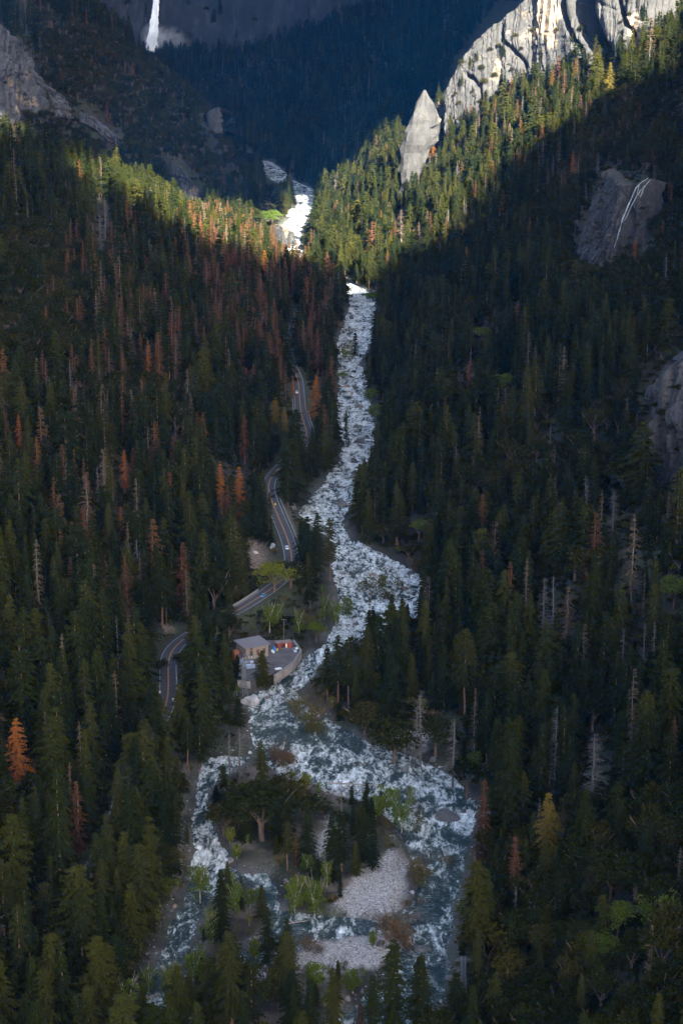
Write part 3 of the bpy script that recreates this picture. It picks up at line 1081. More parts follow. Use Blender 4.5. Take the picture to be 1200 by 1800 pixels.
# ------------------------------------------------------------------ where the forest stands
CLEAR = [   # things that trees must leave in view: the river, road, yard, cliffs, gravel
    [(612, 540), (656, 540), (648, 600), (638, 640), (642, 700), (652, 780), (628, 822), (594, 890), (560, 920), (530, 900), (560, 866), (604, 800), (600, 700), (600, 640), (608, 600)],
    [(590, 966), (680, 990), (735, 1030), (735, 1050), (700, 1052), (650, 1032), (596, 1020)],
    [(430, 1215), (490, 1185), (560, 1145), (570, 1130), (620, 1108), (635, 1120), (575, 1150), (565, 1190), (520, 1215), (510, 1260), (590, 1310), (740, 1330), (842, 1410), (828, 1450), (803, 1600), (792, 1690),
     (730, 1690), (715, 1560), (715, 1450), (640, 1365), (500, 1350), (440, 1300)],
    [(345, 1345), (400, 1340), (400, 1370), (372, 1400), (368, 1440), (402, 1510), (340, 1520), (335, 1460)],
    [(440, 1545), (500, 1550), (505, 1600), (480, 1610)],
    [(600, 1548), (690, 1500), (720, 1560), (690, 1640), (690, 1690), (600, 1725), (540, 1700), (540, 1660), (640, 1620), (590, 1600)],
    [(272, 1135), (318, 1118), (318, 1136), (306, 1160), (310, 1200), (302, 1252), (286, 1252), (284, 1180)],
    [(425, 1062), (468, 1036), (472, 1050), (430, 1078)], 
    [(478, 882), (500, 910), (524, 965), (520, 1000), (504, 1000), (502, 950)],
    [(517, 645), (523, 655), (529, 690), (528, 700), (524, 690)], [(531, 735), (546, 762), (536, 764)],
    [(466, 835), (483, 830), (483, 850), (468, 856)],
    [(414, 1116), (480, 1112), (522, 1124), (532, 1142), (526, 1166), (480, 1194), (430, 1196), (414, 1180)],
    [(440, 950), (470, 958), (488, 985), (470, 998), (442, 998)], [(262, 1100), (300, 1095), (315, 1112), (285, 1128)],
    [(700, 312), (712, 240), (745, 160), (778, 200), (778, 250), (740, 290)],
    [(778, 180), (800, 105), (880, 0), (1060, 0), (1165, 0), (1120, 30), (1075, 62), (1050, 40), (1000, 70), (960, 50), (920, 90), (890, 110), (850, 120), (825, 165), (800, 160)],
    [(1008, 440), (1065, 285), (1130, 310), (1142, 318), (1085, 435), (1050, 450)],
    [(1122, 700), (1150, 645), (1200, 605), (1200, 820), (1150, 835), (1142, 740)],
    [(0, 60), (45, 90), (80, 165), (50, 150), (25, 180), (0, 185)], [(135, 186), (165, 200), (210, 238), (200, 250), (150, 215)],
    [(296, 285), (330, 300), (360, 335), (345, 350), (320, 335)],
    [(464, 287), (490, 292), (507, 310), (468, 322)], [(518, 336), (551, 334), (552, 372), (530, 412), (486, 422), (488, 398), (520, 372)], [(468, 348), (486, 346), (484, 362), (468, 360)],
    [(264, 0), (280, 0), (278, 60), (290, 74), (264, 80)]]
# single trees that the photograph lets one name: kind, foot column and row, height in photo pixels, width, shape, label
NAMED = [
    ('orange_tree', 33, 1376, 112, 1.5, 0, 'big orange-needled dying fir at the left edge above the dark firs'),
    ('orange_tree', 220, 868, 78, 1.0, 1, 'slim orange dying fir alone on the left slope'),
    ('orange_tree', 388, 893, 82, 1.1, 0, 'left one of two orange-red dying firs above the road curve'),
    ('orange_tree', 421, 908, 88, 1.1, 2, 'right one of two orange-red dying firs above the road curve'),
    ('orange_tree', 556, 742, 84, 1.25, 0, 'tall orange dying fir between the upper road and the rapids'),
    ('browned_tree', 578, 770, 84, 1.2, 1, 'dull red-brown fir beside the tall orange one at the rapids'),
    ('orange_tree', 823, 690, 56, 1.1, 2, 'orange dying fir on the right slope beside a pale snag'),
    ('orange_tree', 909, 566, 38, 1.2, 0, 'small bright orange fir on the dark right slope'),
    ('golden_tree', 953, 558, 34, 1.2, 0, 'small golden fir beside the bright orange one on the right slope'),
    ('orange_tree', 1009, 502, 28, 1.2, 1, 'tiny orange fir below the leaning slab'),
    ('golden_tree', 1070, 172, 62, 1.2, 1, 'golden yellow fir among green ones under the great cliff'),
    ('orange_tree', 760, 284, 34, 1.4, 0, 'orange dying fir against the side of the spire'),
    ('orange_tree', 36, 808, 80, .9, 1, 'half-bare orange dying fir near the left edge'),
    ('orange_tree', 214, 948, 58, 1.1, 2, 'brownish orange fir under the slim orange one'),
    ('browned_tree', 345, 545, 70, 1.5, 0, 'broad rusty red fir high on the left slope'),
    ('orange_tree', 433, 690, 44, 1.3, 0, 'orange-brown fir above the upper road'),
    ('golden_tree', 484, 752, 54, 1.1, 2, 'left one of two yellowing firs below the upper road'),
    ('golden_tree', 500, 768, 54, 1.0, 3, 'right one of two yellowing firs below the upper road'),
    ('orange_tree', 262, 672, 74, .8, 1, 'faded tan fir in the middle of the left slope'),
    ('orange_tree', 515, 700, 40, .9, 1, 'small rusty fir just left of the upper road'),
    ('browned_tree', 415, 470, 58, 1.3, 0, 'reddish fir lit by the sun on the left ridge end'),
    ('browned_tree', 440, 480, 58, 1.3, 1, 'rusty fir in sunlight nearest the end of the left ridge'),
    ('browned_tree', 395, 462, 54, 1.2, 2, 'pinkish fir at the sunlit edge of the left ridge'),
    ('orange_tree', 465, 490, 50, 1.2, 2, 'orange fir in half sun at the end of the left ridge'),
    ('browned_tree', 430, 620, 72, 1.5, 0, 'wide red fir in the middle of the red stand'),
    ('browned_tree', 458, 640, 72, 1.5, 1, 'wide dark red fir at the right of the red stand'),
    ('browned_tree', 380, 600, 60, 1.5, 2, 'rust-coloured fir at the left of the red stand'),
    ('browned_tree', 445, 600, 60, 1.4, 2, 'bright rust fir at the top of the red stand'),
    ('golden_tree', 960, 1520, 125, 1.2, 0, 'yellowing fir standing out of the dark lower right forest'),
    ('greyed_tree', 705, 425, 56, 1.6, 0, 'pinkish grey dead fir in sunlight right of the river'),
    ('greyed_tree', 735, 450, 60, 1.3, 1, 'pale grey dead fir below the pinkish one in the sun'),
    ('greyed_tree', 800, 352, 44, 1.3, 2, 'silvery dead fir in the middle of the sunlit slope'),
    ('greyed_tree', 1140, 140, 105, 1.2, 0, 'tall pinkish dead fir under the great cliff'),
    ('greyed_tree', 985, 352, 52, 1.5, 1, 'drooping grey dead fir at the edge of the sunlight'),
    ('orange_tree', 1005, 318, 52, 1.1, 1, 'rusty fir beside drooping grey one at the edge of sunlight'),
    ('greyed_tree', 1016, 330, 60, 1.2, 2, 'purple-grey fir right behind the rusty one'),
    ('greyed_tree', 1198, 225, 90, 1.4, 0, 'purple-grey dead fir at the right edge'),
    ('greyed_tree', 1130, 450, 40, 1.5, 0, 'wide dead fir right of the cascade foot'),
    ('orange_tree', 1115, 452, 34, 1.1, 2, 'tiny orange fir right of the cascade foot'),
    ('greyed_tree', 805, 700, 56, 1.3, 0, 'pale grey snag beside the orange fir on the right slope'),
    ('greyed_tree', 110, 292, 42, 1.1, 0, 'leftmost sunlit white snag on the left ridge'), ('greyed_tree', 126, 300, 34, 1.3, 1, 'second sunlit white snag on the left ridge'),
    ('greyed_tree', 169, 334, 40, 1.5, 2, 'broad sunlit white snag on the left ridge'), ('greyed_tree', 248, 392, 44, 1.2, 0, 'pinkish snag on the lower part of the sunlit left ridge'),
    ('dead_tree', 187, 450, 105, .9, 0, 'tall bare silvery snag on the dark left slope'), ('dead_tree', 178, 460, 90, .9, 1, 'thin leaning snag beside the tall silvery one'),
    ('dead_tree', 309, 792, 64, .7, 3, 'white bare pole of a dead tree on the left slope'),
    ('dead_tree', 180, 40, 44, .6, 3, 'straight pale snag against the far waterfall wall'), ('dead_tree', 313, 228, 36, .6, 3, 'thin white snag on the dark left spur'),
    ('dead_tree', 663, 333, 34, .7, 3, 'lone bare pole where the far forest meets the sunlit firs'),
    ('dead_tree', 738, 1352, 140, .9, 0, 'bare grey snag standing by the right bank below the oaks'), ('dead_tree', 730, 1350, 120, .8, 2, 'second bare trunk leaning on the grey snag at the right bank'),
    ('dead_tree', 724, 1358, 50, .9, 3, 'short broken white trunk in the shallows at the right bank'),
    ('dead_tree', 795, 1388, 128, 1.0, 1, 'silver snag with drooping branches by the rapids'),
    ('dead_tree', 422, 1384, 104, 1.3, 0, 'pale snag with long drooping branches on the left channel'),
    ('dead_tree', 404, 1380, 96, 1.0, 3, 'dark bare trunk just left of the pale drooping snag'),
    ('pine_tree', 458, 1372, 70, 1.1, 1, 'small pine with a bare trunk at the head of the island'),
    ('dead_tree', 600, 1482, 118, .6, 3, 'thin reddish dead pole on the island'),
    ('dead_tree', 1093, 1180, 78, 1.1, 1, 'white snag with curved drooping branches on the right slope'),
    ('dead_tree', 1075, 958, 100, 1.2, 0, 'pale spiky snag high on the right slope'), ('greyed_tree', 1107, 1070, 165, 1.2, 1, 'tall greyish dead fir on the right slope'),
    ('dead_tree', 955, 1122, 108, 1.2, 2, 'dead tree with curved pale limbs among dark firs'), ('dead_tree', 969, 1130, 120, .8, 3, 'tan dead pole beside curved pale limbs'),
    ('greyed_tree', 995, 1150, 118, 1.3, 2, 'grey dead fir right of the tan pole'), ('dead_tree', 1040, 1440, 150, 1.4, 0, 'big bleached snag in the dark lower right forest'),
    ('dead_tree', 842, 1170, 56, .7, 3, 'pale thin pole among the firs right of the river'), ('dead_tree', 945, 1500, 100, .9, 2, 'bare forked snag beside the yellowing fir'),
    ('dead_tree', 628, 1062, 34, .7, 3, 'short dark stub in the wide rapids'), ('dead_tree', 208, 1180, 100, .7, 3, 'thin bare trunk beside the white boulder face'),
    ('dead_tree', 965, 820, 76, .6, 3, 'orange-grey bare trunk left of the right ridge'),
    # broadleaf trees and bushes by the water
    ('lime_oak', 556, 1128, 38, 1.25, 0, 'round bright yellow-green bush on the bank right of the yard'),
    ('leafy_tree', 474, 1112, 62, 1.2, 0, 'bright green tree behind the cream building'), ('leafy_tree', 488, 1100, 48, 1.1, 1, 'second bright green tree behind the cream building'),
    ('lime_oak', 482, 1040, 52, 1.5, 4, 'spreading yellow-green oak leaning over the road'), ('oak_tree', 510, 1032, 46, 1.4, 1, 'olive oak beside the yellow-green one over the road'),
    ('leafy_tree', 553, 1622, 92, 1.15, 0, 'largest bright green tree on the gravel island'), ('leafy_tree', 520, 1612, 82, 1.0, 1, 'bright green tree left of the largest one on the gravel island'),
    ('leafy_tree', 575, 1560, 60, .9, 2, 'smaller green tree behind the largest one on the gravel island'), ('leafy_tree', 705, 1466, 72, 1.15, 0, 'bright green bush tree in the middle of the rapids'),
    ('leafy_tree', 682, 1440, 70, 1.2, 1, 'olive green bush tree left of the bright one in the rapids'), ('leafy_tree', 722, 1420, 48, 1.2, 2, 'yellowish bush tree at the tip of the rapids island'),
    ('leafy_tree', 660, 1440, 50, 1.0, 3, 'thin green bush tree on the left of the rapids island'), ('willow_shrub', 732, 1462, 36, 1.0, 0, 'drab willow at the right edge of the rapids island'),
    ('willow_shrub', 655, 1046, 36, 1.6, 0, 'olive willow on the islet in the wide rapids'), ('leafy_tree', 672, 1044, 42, .9, 1, 'green willow right of the olive one on the islet'),
    ('willow_shrub', 697, 1044, 40, 1.2, 2, 'thin leafed willow at the right of the islet'), ('leafy_tree', 652, 705, 26, 1.8, 3, 'low green thicket on the right bank of the upper rapids'),
    ('leafy_tree', 660, 740, 34, 1.6, 3, 'bright low thicket on the right bank below the bleached log jam'),
    ('leafy_tree', 616, 640, 56, .8, 2, 'light green poplar with white trunk on the upper islet'), ('leafy_tree', 604, 640, 42, .8, 0, 'second light poplar on the upper islet'), ('fir_tree', 624, 628, 48, .8, 2, 'narrow dark fir on the upper islet'),
    ('lime_oak', 478, 398, 30, 1.35, 1, 'round yellow-green oak by the far road in the sun'), ('lime_oak', 462, 392, 22, 1.5, 0, 'small yellow-green oak left of the round one by the far road'),
    ('lime_oak', 655, 530, 18, 2.2, 3, 'ochre thicket at the head of the upper rapids'), ('lime_oak', 602, 668, 16, 1.3, 3, 'orange-yellow bush on the left bank of the upper rapids'),
    ('lime_oak', 1084, 1650, 66, 1.1, 0, 'yellow-green oak top in the dark lower right slope'), ('lime_oak', 1050, 1700, 60, 1.2, 1, 'dull yellow-green oak left of the brighter one at the lower right'),
    ('lime_oak', 1165, 1800, 80, 1.0, 2, 'bright yellow-green oak at the bottom right corner'), ('lime_oak', 1140, 1790, 70, 1.0, 4, 'yellow-green oak beside the one at the bottom right corner'),
    ('lime_oak', 1182, 1070, 60, 1.2, 0, 'bright yellow-green oak at the right edge among firs'), ('lime_oak', 845, 600, 26, 1.6, 1, 'yellowish oak in the middle of the right slope'),
    ('lime_oak', 885, 690, 34, 1.6, 1, 'yellow-green oak thicket on the right slope'), ('lime_oak', 735, 950, 40, 1.3, 2, 'olive-yellow oak above the right bank firs'),
    ('leafy_tree', 352, 1590, 88, 1.1, 0, 'hazy green tree on the left bank of the left channel'), ('leafy_tree', 375, 1670, 96, .9, 2, 'tall thin green tree between the channels'),
    ('leafy_tree', 412, 1605, 60, 1.1, 1, 'light green tree at the fork of the left channel'), ('leafy_tree', 455, 1600, 50, .8, 0, 'small green tree by the side channel'), ('leafy_tree', 440, 1596, 40, .8, 3, 'green sapling left of the side channel tree'),
    ('leafy_tree', 300, 1760, 80, 1.2, 0, 'green thicket tree on the lower left bank'), ('leafy_tree', 342, 1735, 74, 1.0, 1, 'thin green tree on the sandy lower left bank'), ('leafy_tree', 262, 1750, 64, 1.2, 2, 'pale green tree at the lower left bank'),
    ('leafy_tree', 370, 1745, 60, 1.0, 3, 'yellowish sapling on the sandy lower left bank'), ('leafy_tree', 225, 1800, 96, 1.1, 0, 'grey-green tree at the bottom left'), ('leafy_tree', 130, 1815, 80, 1.2, 1, 'dull green tree at the bottom left corner'),
    ('leafy_tree', 555, 1742, 56, 1.1, 3, 'fresh green bush tree on the lower gravel bar'), ('leafy_tree', 620, 1745, 48, 1.1, 3, 'green bush tree at the foot of the lower gravel bar'), ('leafy_tree', 450, 1690, 44, .9, 3, 'green sapling by the pool of the side channel'),
    ('leafy_tree', 655, 1665, 34, .8, 3, 'thin green sapling on the shoal of the lower bar'), ('leafy_tree', 525, 1120, 60, 1.0, 2, 'pale green poplar between yard and rapids'), ('leafy_tree', 590, 1105, 60, 1.2, 0, 'light green tree on the point above the yard'),
    ('leafy_tree', 610, 1090, 50, 1.1, 1, 'yellow-green tree by the left bank of the wide rapids'), ('leafy_tree', 570, 1090, 56, 1.0, 2, 'olive tree on the wooded point'), ('willow_shrub', 540, 1108, 30, 1.2, 1, 'grey-olive willow on the wooded point'),
    ('willow_shrub', 526, 1278, 62, 1.0, 0, 'yellowish bare willow on the inner bend of the river'), ('willow_shrub', 548, 1292, 50, 1.1, 1, 'pale olive willow right of the yellowish one on the inner bend'), ('willow_shrub', 562, 1300, 44, 1.0, 2, 'dull willow nearest the snag on the inner bend'),
    ('willow_shrub', 730, 1568, 56, .8, 0, 'reddish olive willow at the edge of the gravel bar'), ('bare_shrub', 738, 1558, 40, .9, 0, 'rusty leafless bush behind the willow of the gravel bar'), ('bare_shrub', 782, 1522, 20, 1.6, 1, 'red-brown leafless bush in the rapids'),
    ('bare_shrub', 688, 1664, 46, 1.1, 0, 'dark red leafless bush by the lower bar'), ('bare_shrub', 715, 1680, 40, .9, 1, 'reddish leafless bush right of the dark red one'), ('bare_shrub', 700, 1655, 36, 1.0, 1, 'purplish leafless bush behind the dark red one'),
    ('bare_shrub', 715, 1594, 12, 1.4, 0, 'small red tuft on the shoal'), ('bare_shrub', 738, 1592, 14, 1.2, 1, 'small rusty tuft right of the shoal'), ('bare_shrub', 540, 1672, 22, 1.6, 0, 'brown leafless bush on the lower gravel bar'), ('bare_shrub', 563, 1676, 14, 1.5, 1, 'low brown bush right of the leafless one on the lower bar'),
    ('bare_shrub', 498, 1352, 30, 1.1, 0, 'pinkish leafless bush at the head of the island'), ('bare_shrub', 487, 1350, 36, 1.0, 1, 'red-brown leafless bush left of the pinkish one'), ('bare_shrub', 508, 1346, 20, 1.3, 0, 'small rust bush right of the pinkish one'),
    ('bare_shrub', 680, 1058, 18, 1.6, 0, 'rust coloured bush on the islet in the wide rapids'), ('bare_shrub', 730, 1004, 24, 1.8, 1, 'reddish brushwood on the right bank of the wide rapids'),
    # island and foreground evergreens
    ('oak_tree', 420, 1462, 74, 1.5, 0, 'leftmost broad dark oak of the wooded island'), ('oak_tree', 462, 1478, 98, 1.35, 1, 'largest dark oak in the middle of the wooded island'), ('oak_tree', 505, 1450, 92, 1.3, 2, 'dark oak at the right of the wooded island'),
    ('oak_tree', 480, 1432, 64, 1.5, 4, 'dark oak at the back of the wooded island'), ('oak_tree', 395, 1470, 58, 1.5, 3, 'low dark oak over the left channel on the wooded island'), ('oak_tree', 440, 1440, 60, 1.4, 4, 'dark oak behind the leftmost one on the wooded island'),
    ('oak_tree', 535, 1452, 60, 1.3, 1, 'small dark oak at the island edge by the main rapids'),
    ('fir_tree', 461, 1206, 72, 1.45, 3, 'broad dark bushy fir in front of the yard'), ('oak_tree', 690, 1345, 80, 1.2, 1, 'dark round oak leaning over the right bank'), ('oak_tree', 640, 1300, 66, 1.5, 0, 'dark oak behind the log on the right bank'),
    ('oak_tree', 820, 1405, 76, 1.3, 2, 'dark oak beside silver snag at the rapids'), ('oak_tree', 765, 1330, 70, 1.2, 4, 'dark oak above the pale sand on the right bank'),
    ('fir_tree', 393, 1382, 40, 1.3, 2, 'small dark fir standing in the left channel'), ('pine_tree', 352, 1360, 90, .9, 0, 'pine with bare lower trunk in the left channel'), ('pine_tree', 330, 1352, 100, 1.0, 1, 'taller pine left of the left channel'),
    ('fir_tree', 390, 1672, 140, .85, 3, 'tall slender dark fir between the left channel and the sand'), ('fir_tree', 425, 1600, 60, .7, 4, 'narrow small fir at the fork of the left channel'),
    ('pine_tree', 470, 1730, 132, .85, 0, 'slender open pine at the lower sand patch'), ('pine_tree', 505, 1728, 112, 1.0, 3, 'open pine right of the slender one at the lower sand patch'), ('pine_tree', 490, 1790, 100, 1.0, 1, 'dark pine in front of the two open pines'),
    ('pine_tree', 408, 1812, 160, 1.1, 2, 'large dark pine at the bottom left of the middle'), ('pine_tree', 442, 1830, 130, 1.2, 0, 'dark pine beside the large one at the bottom'), ('fir_tree', 315, 1840, 130, 1.1, 0, 'pale green young fir at the bottom left'), ('fir_tree', 585, 1822, 120, .9, 3, 'narrow black fir at the bottom centre'),
    ('fir_tree', 545, 1826, 100, 1.0, 4, 'narrow dark fir left of the black one at the bottom'), ('pine_tree', 690, 1822, 172, 1.0, 2, 'tall dark pine in front of the lower channel'), ('pine_tree', 735, 1838, 150, 1.1, 0, 'broad dark pine right of the tall one at the lower channel'), ('fir_tree', 740, 1800, 120, 1.1, 1, 'dark fir between tall pine and pylon'),
    ('fir_tree', 800, 1840, 120, 1.0, 2, 'dark fir at the foot of the grey pylon'), ('pine_tree', 655, 1840, 130, 1.0, 3, 'dark pine left of the tall one at the lower channel'), ('browned_tree', 632, 1800, 46, 1.3, 1, 'rusty young fir at the bottom centre'),
    ('fir_tree', 583, 1550, 120, .8, 0, 'dark slim fir on the sandy island'), ('fir_tree', 655, 1532, 92, .9, 1, 'dark fir at the top corner of the gravel bar'), ('fir_tree', 625, 1538, 58, 1.0, 2, 'small dark fir at the edge of the gravel bar'), ('fir_tree', 620, 1476, 62, .9, 3, 'small fir on the island gravel'),
    ('pine_tree', 600, 1532, 104, 1.0, 2, 'dark pine on the sandy island beside the slim fir'), ('fir_tree', 540, 1520, 110, .9, 4, 'dark fir behind the big island oaks'), ('browned_tree', 520, 1524, 60, .7, 0, 'small rusty fir on the island'), ('pine_tree', 505, 1530, 86, .9, 1, 'thin pine right of island oaks'),
    ('fir_tree', 598, 1580, 50, .7, 1, 'small dark sapling fir beside the big green tree'), ('pine_tree', 430, 1790, 60, 1.0, 1, 'young pine under the large dark one at the bottom'),
    ('fir_tree', 540, 1015, 108, 1.0, 4, 'leftmost tall dark fir on the bank of the wide rapids'), ('fir_tree', 558, 1022, 120, .9, 3, 'tallest dark fir on the bank of the wide rapids'), ('pine_tree', 580, 1020, 110, .9, 1, 'open pine standing against the wide rapids'), ('fir_tree', 530, 990, 80, 1.0, 0, 'dark fir between the road wall and the rapids'),
    ('pine_tree', 594, 1235, 118, 1.0, 0, 'tall pine on the inner bend right of the yard'), ('pine_tree', 612, 1250, 130, .9, 1, 'tall thin pine behind the inner bend'), ('fir_tree', 640, 1240, 120, 1.0, 1, 'dark fir on the inner bend'), ('pine_tree', 575, 1230, 96, .9, 2, 'pine nearest the water on the inner bend'),
    ('fir_tree', 655, 1128, 64, 1.0, 0, 'dark fir in front of the wide rapids'), ('fir_tree', 688, 1120, 76, 1.0, 4, 'pointed dark fir in front of the islet'), ('fir_tree', 715, 1130, 70, 1.1, 1, 'bushy dark fir right of the pointed one'), ('pine_tree', 742, 1090, 88, 1.0, 0, 'open pine at the right bank of the wide rapids'),
    ('fir_tree', 632, 880, 66, 1.0, 4, 'dark fir leaning over the narrows'), ('fir_tree', 648, 690, 66, .9, 4, 'slender dark fir on the right bank of the upper rapids'), ('pine_tree', 608, 780, 60, .6, 3, 'thin young pine by the left bank of the rapids'),
    ('fir_tree', 502, 380, 42, 1.2, 1, 'dark fir clump by the far rapids'), ('pine_tree', 492, 372, 50, 1.1, 0, 'tall pine beside the far road'), ('fir_tree', 452, 345, 74, 1.0, 3, 'dark tall fir left of the far river'),
    ('oak_tree', 284, 1184, 26, 1.1, 1, 'dark round oak on the hill side of the lower road bend'), ('oak_tree', 405, 1130, 56, 1.1, 0, 'olive oak left of the cream building'), ('oak_tree', 326, 1186, 44, 1.0, 3, 'olive oak inside the road bend'),
]
for kk_, xx_, yy_, hh_, ww_, ss_, ll_ in NAMED:
    if kk_ in ('orange_tree', 'golden_tree', 'lime_oak', 'leafy_tree') and yy_ < 1700 or (kk_ in ('greyed_tree', 'dead_tree') and 400 < yy_ < 1450):
        q = max(3, hh_ * (.5 if 'oak' in kk_ else .30 if 'leafy' in kk_ else .12) * ww_ * .6)
        CLEAR.append([(xx_ - q * .4, yy_ - hh_), (xx_ + q * .4, yy_ - hh_), (xx_ + q, yy_ - hh_ * .35), (xx_ - q, yy_ - hh_ * .35)])
Z_OAK = [[(0, 400), (150, 440), (175, 640), (100, 700), (0, 730)], [(60, 30), (130, 40), (260, 110), (420, 230), (470, 320), (330, 360), (0, 240), (0, 215), (90, 215)],
         [(900, 400), (1000, 300), (1040, 180), (1200, 160), (1200, 620), (1040, 560)], [(1230, 600), (1000, 780), (780, 880), (800, 980), (1000, 900), (1230, 860)],
         [(850, 1560), (1000, 1460), (1260, 1420), (1300, 2000), (830, 2000)], [(100, 690), (330, 700), (330, 760), (120, 760)], [(640, 500), (820, 300), (900, 420), (700, 540)], [(780, 540), (900, 560), (880, 640), (780, 620)]]
Z_OAK_P = [.9, .84, .72, .72, .78, .8, .46, .6]
Z_RED = [([(330, 400), (480, 430), (600, 500), (570, 620), (560, 720), (470, 700), (320, 640)], .28, .07), ([(90, 440), (340, 420), (340, 800), (60, 820)], .13, .10),
         ([(0, 700), (330, 780), (460, 840), (440, 940), (120, 980), (0, 900)], .08, .06), ([(100, 980), (260, 960), (260, 1120), (130, 1120)], .12, .10),
         ([(600, 250), (1100, 100), (900, 430), (640, 470)], .04, .06), ([(860, 880), (1200, 850), (1200, 1250), (860, 1200)], .03, .07), ([(480, 650), (560, 640), (600, 760), (560, 800)], .15, .05)]
Z_LIME = [[(500, 1020), (640, 1040), (720, 1020), (720, 1110), (560, 1150), (500, 1100)]]


def sample_forest():
    out = []
    for y0, y1, sp in ((428, 900, 6.6), (900, 1600, 6.7), (1600, 3000, 7.0), (3000, 4300, 9.5)):
        ny = int((y1 - y0) / sp)
        for j in range(ny):
            Y = y0 + (j + .5) * sp
            hw = Y * 0.215 + 15
            n = int(2 * hw / sp)
            xs = -hw + (np.arange(n) + .5 + (j % 2) * .5) * sp + RNG.uniform(-.42, .42, n) * sp
            out.append(np.stack([xs, Y + RNG.uniform(-.42, .42, n) * sp], 1))
    A = np.concatenate(out)
    x, Y = A.T
    z = height(x, Y)
    P = np.stack([x, Y, z], 1)
    px, py, zc = proj(P)
    N = len(P)
    s = bank(x, Y)
    near = np.clip((Y - 1000) / 1500, 0, 1)
    L, R = np.interp(Y, fY, fL), np.interp(Y, fY, fR)
    lchan = np.interp(Y, CH[1][0], CH[1][1])
    Lb = np.where((Y > CH[1][0][0]) & (Y < CH[1][0][-1]), lchan - 4, L)
    L = np.where(Y < 900, Lb, L)
    onfloor = (x > L - 2) & (x < R + 2) & (Y < 3150)
    u = RNG.random(N)
    p_oak = np.full(N, .15)
    for q, p in zip(Z_OAK, Z_OAK_P):
        m = inside(px, py, q)
        p_oak[m] = p
    p_red, p_grey = np.full(N, .012), np.full(N, .022)
    for q, a, b in Z_RED:
        m = inside(px, py, q)
        p_red[m], p_grey[m] = a * (1.0 + .6 * fbm(x[m] / 40, Y[m] / 40, 9, 2)), b
    p_dead = np.where(Y < 3000, .007, .005)
    clump = fbm(x / 60, Y / 60, 19, 3)
    p_pine = np.clip(.24 + .35 * clump, .04, .5)
    kind = np.full(N, 0)                                 # 0 fir 1 pine 2 browned 3 greyed 4 dead 5 oak
    c = p_oak
    kind[u < c] = 5
    kind[(u >= c) & (u < c + p_red)] = 2
    c = c + p_red
    kind[(u >= c) & (u < c + p_grey)] = 3
    c = c + p_grey
    kind[(u >= c) & (u < c + p_dead)] = 4
    c = c + p_dead
    kind[(u >= c) & (u < c + (1 - c) * p_pine)] = 1
    h = np.select([kind == 0, kind == 1, kind == 2, kind == 3, kind == 4], [RNG.normal(26.5, 7.5, N), RNG.normal(30, 7, N), RNG.normal(30, 5, N), RNG.normal(29, 5, N), RNG.normal(25, 6, N)], RNG.normal(14.0, 3.0, N))
    h = np.where((p_oak > .5) & (kind != 5), h * .72, h)
    young = (RNG.random(N) < .22) & (kind < 2)
    h = np.where(young, h * RNG.uniform(.35, .7, N), h)
    h = np.clip(h, 5, 46)
    h = h * np.where(px < 420, np.where(py > 1200, 1.08, 1.0), 1.0)
    gap = fbm(x / 20, Y / 20, 23, 3) > .5
    # keep out of water, road, yard and of the clear views
    ok = (s < -1.8) & (~gap | (RNG.random(N) < .5))
    m = (Y < 1700) & (x < 40)
    rd = np.full(N, 1e3)
    rd[m] = seg_dist(x[m], Y[m], ROAD[::3])[0]
    ok &= rd > 6.3
    ok &= ~inside(x, Y, YARD_W)
    ok &= ~onfloor | (RNG.random(N) < np.where(Y < 700, .26, np.where(Y < 900, .45, .75)))
    for q in GRAVEL:
        ok &= ~inside(px, py, q)
    wpx = np.where(kind == 5, .42, np.where(kind == 0, .19, .14)) * h * FPX / zc
    for f in (0.05, .25, .45, .65, .85, .98):
        tx, ty, _ = proj(P + np.stack([0 * h, 0 * h, h * f], 1))
        ww = wpx * (1 if True else 0) * np.where(kind == 5, 1, (1.05 - f) * 1.3)
        for q in CLEAR:
            for sx in (-.9, -.45, 0, .45, .9):
                ok &= ~inside(tx + sx * ww, ty, q)
    # bare rock: thin the trees on the steepest ground
    e = 4.0
    gx = (height(x + e, Y) - height(x - e, Y)) / (2 * e)
    gy = (height(x, Y + e) - height(x, Y - e)) / (2 * e)
    st = np.hypot(gx, gy)
    ok &= (st < 1.15) | ((RNG.random(N) < .25) & (st < 2.0)) | ((Y > 3800) & (RNG.random(N) < .12))
    # within reach of the view
    tx, ty, _ = proj(P + np.stack([0 * h, 0 * h, h], 1))
    ok &= (ty < 1850) & (py > -60) & (px > -190) & (px < 1390)
    idx = np.nonzero(ok)[0]
    P, h, kind, px, py, zc, wpx = [q[idx] for q in (P, h, kind, px, py, zc, wpx)]
    # hidden behind nearer ground?
    vis = np.ones(len(P), bool)
    top = P + np.stack([0 * h, 0 * h, h], 1)
    for f in np.linspace(.12, .99, 46):
        q = CPOS + (top - CPOS) * f
        m = q[:, 1] > 420
        g = np.full(len(P), -1e9)
        g[m] = height(q[m, 0], q[m, 1], False)
        vis &= q[:, 2] > g - 6
    return dict(P=P[vis], h=h[vis], k=kind[vis], px=px[vis], py=py[vis], zc=zc[vis])


FOREST = sample_forest()
print('forest', len(FOREST['h']), np.bincount(FOREST['k']))
# ------------------------------------------------------------------ cliffs, spire, waterfalls
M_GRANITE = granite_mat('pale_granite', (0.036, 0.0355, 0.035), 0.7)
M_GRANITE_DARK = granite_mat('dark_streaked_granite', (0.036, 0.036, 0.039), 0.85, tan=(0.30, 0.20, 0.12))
M_GRANITE_GREY = granite_mat('grey_granite', (0.062, 0.062, 0.066), 0.85)


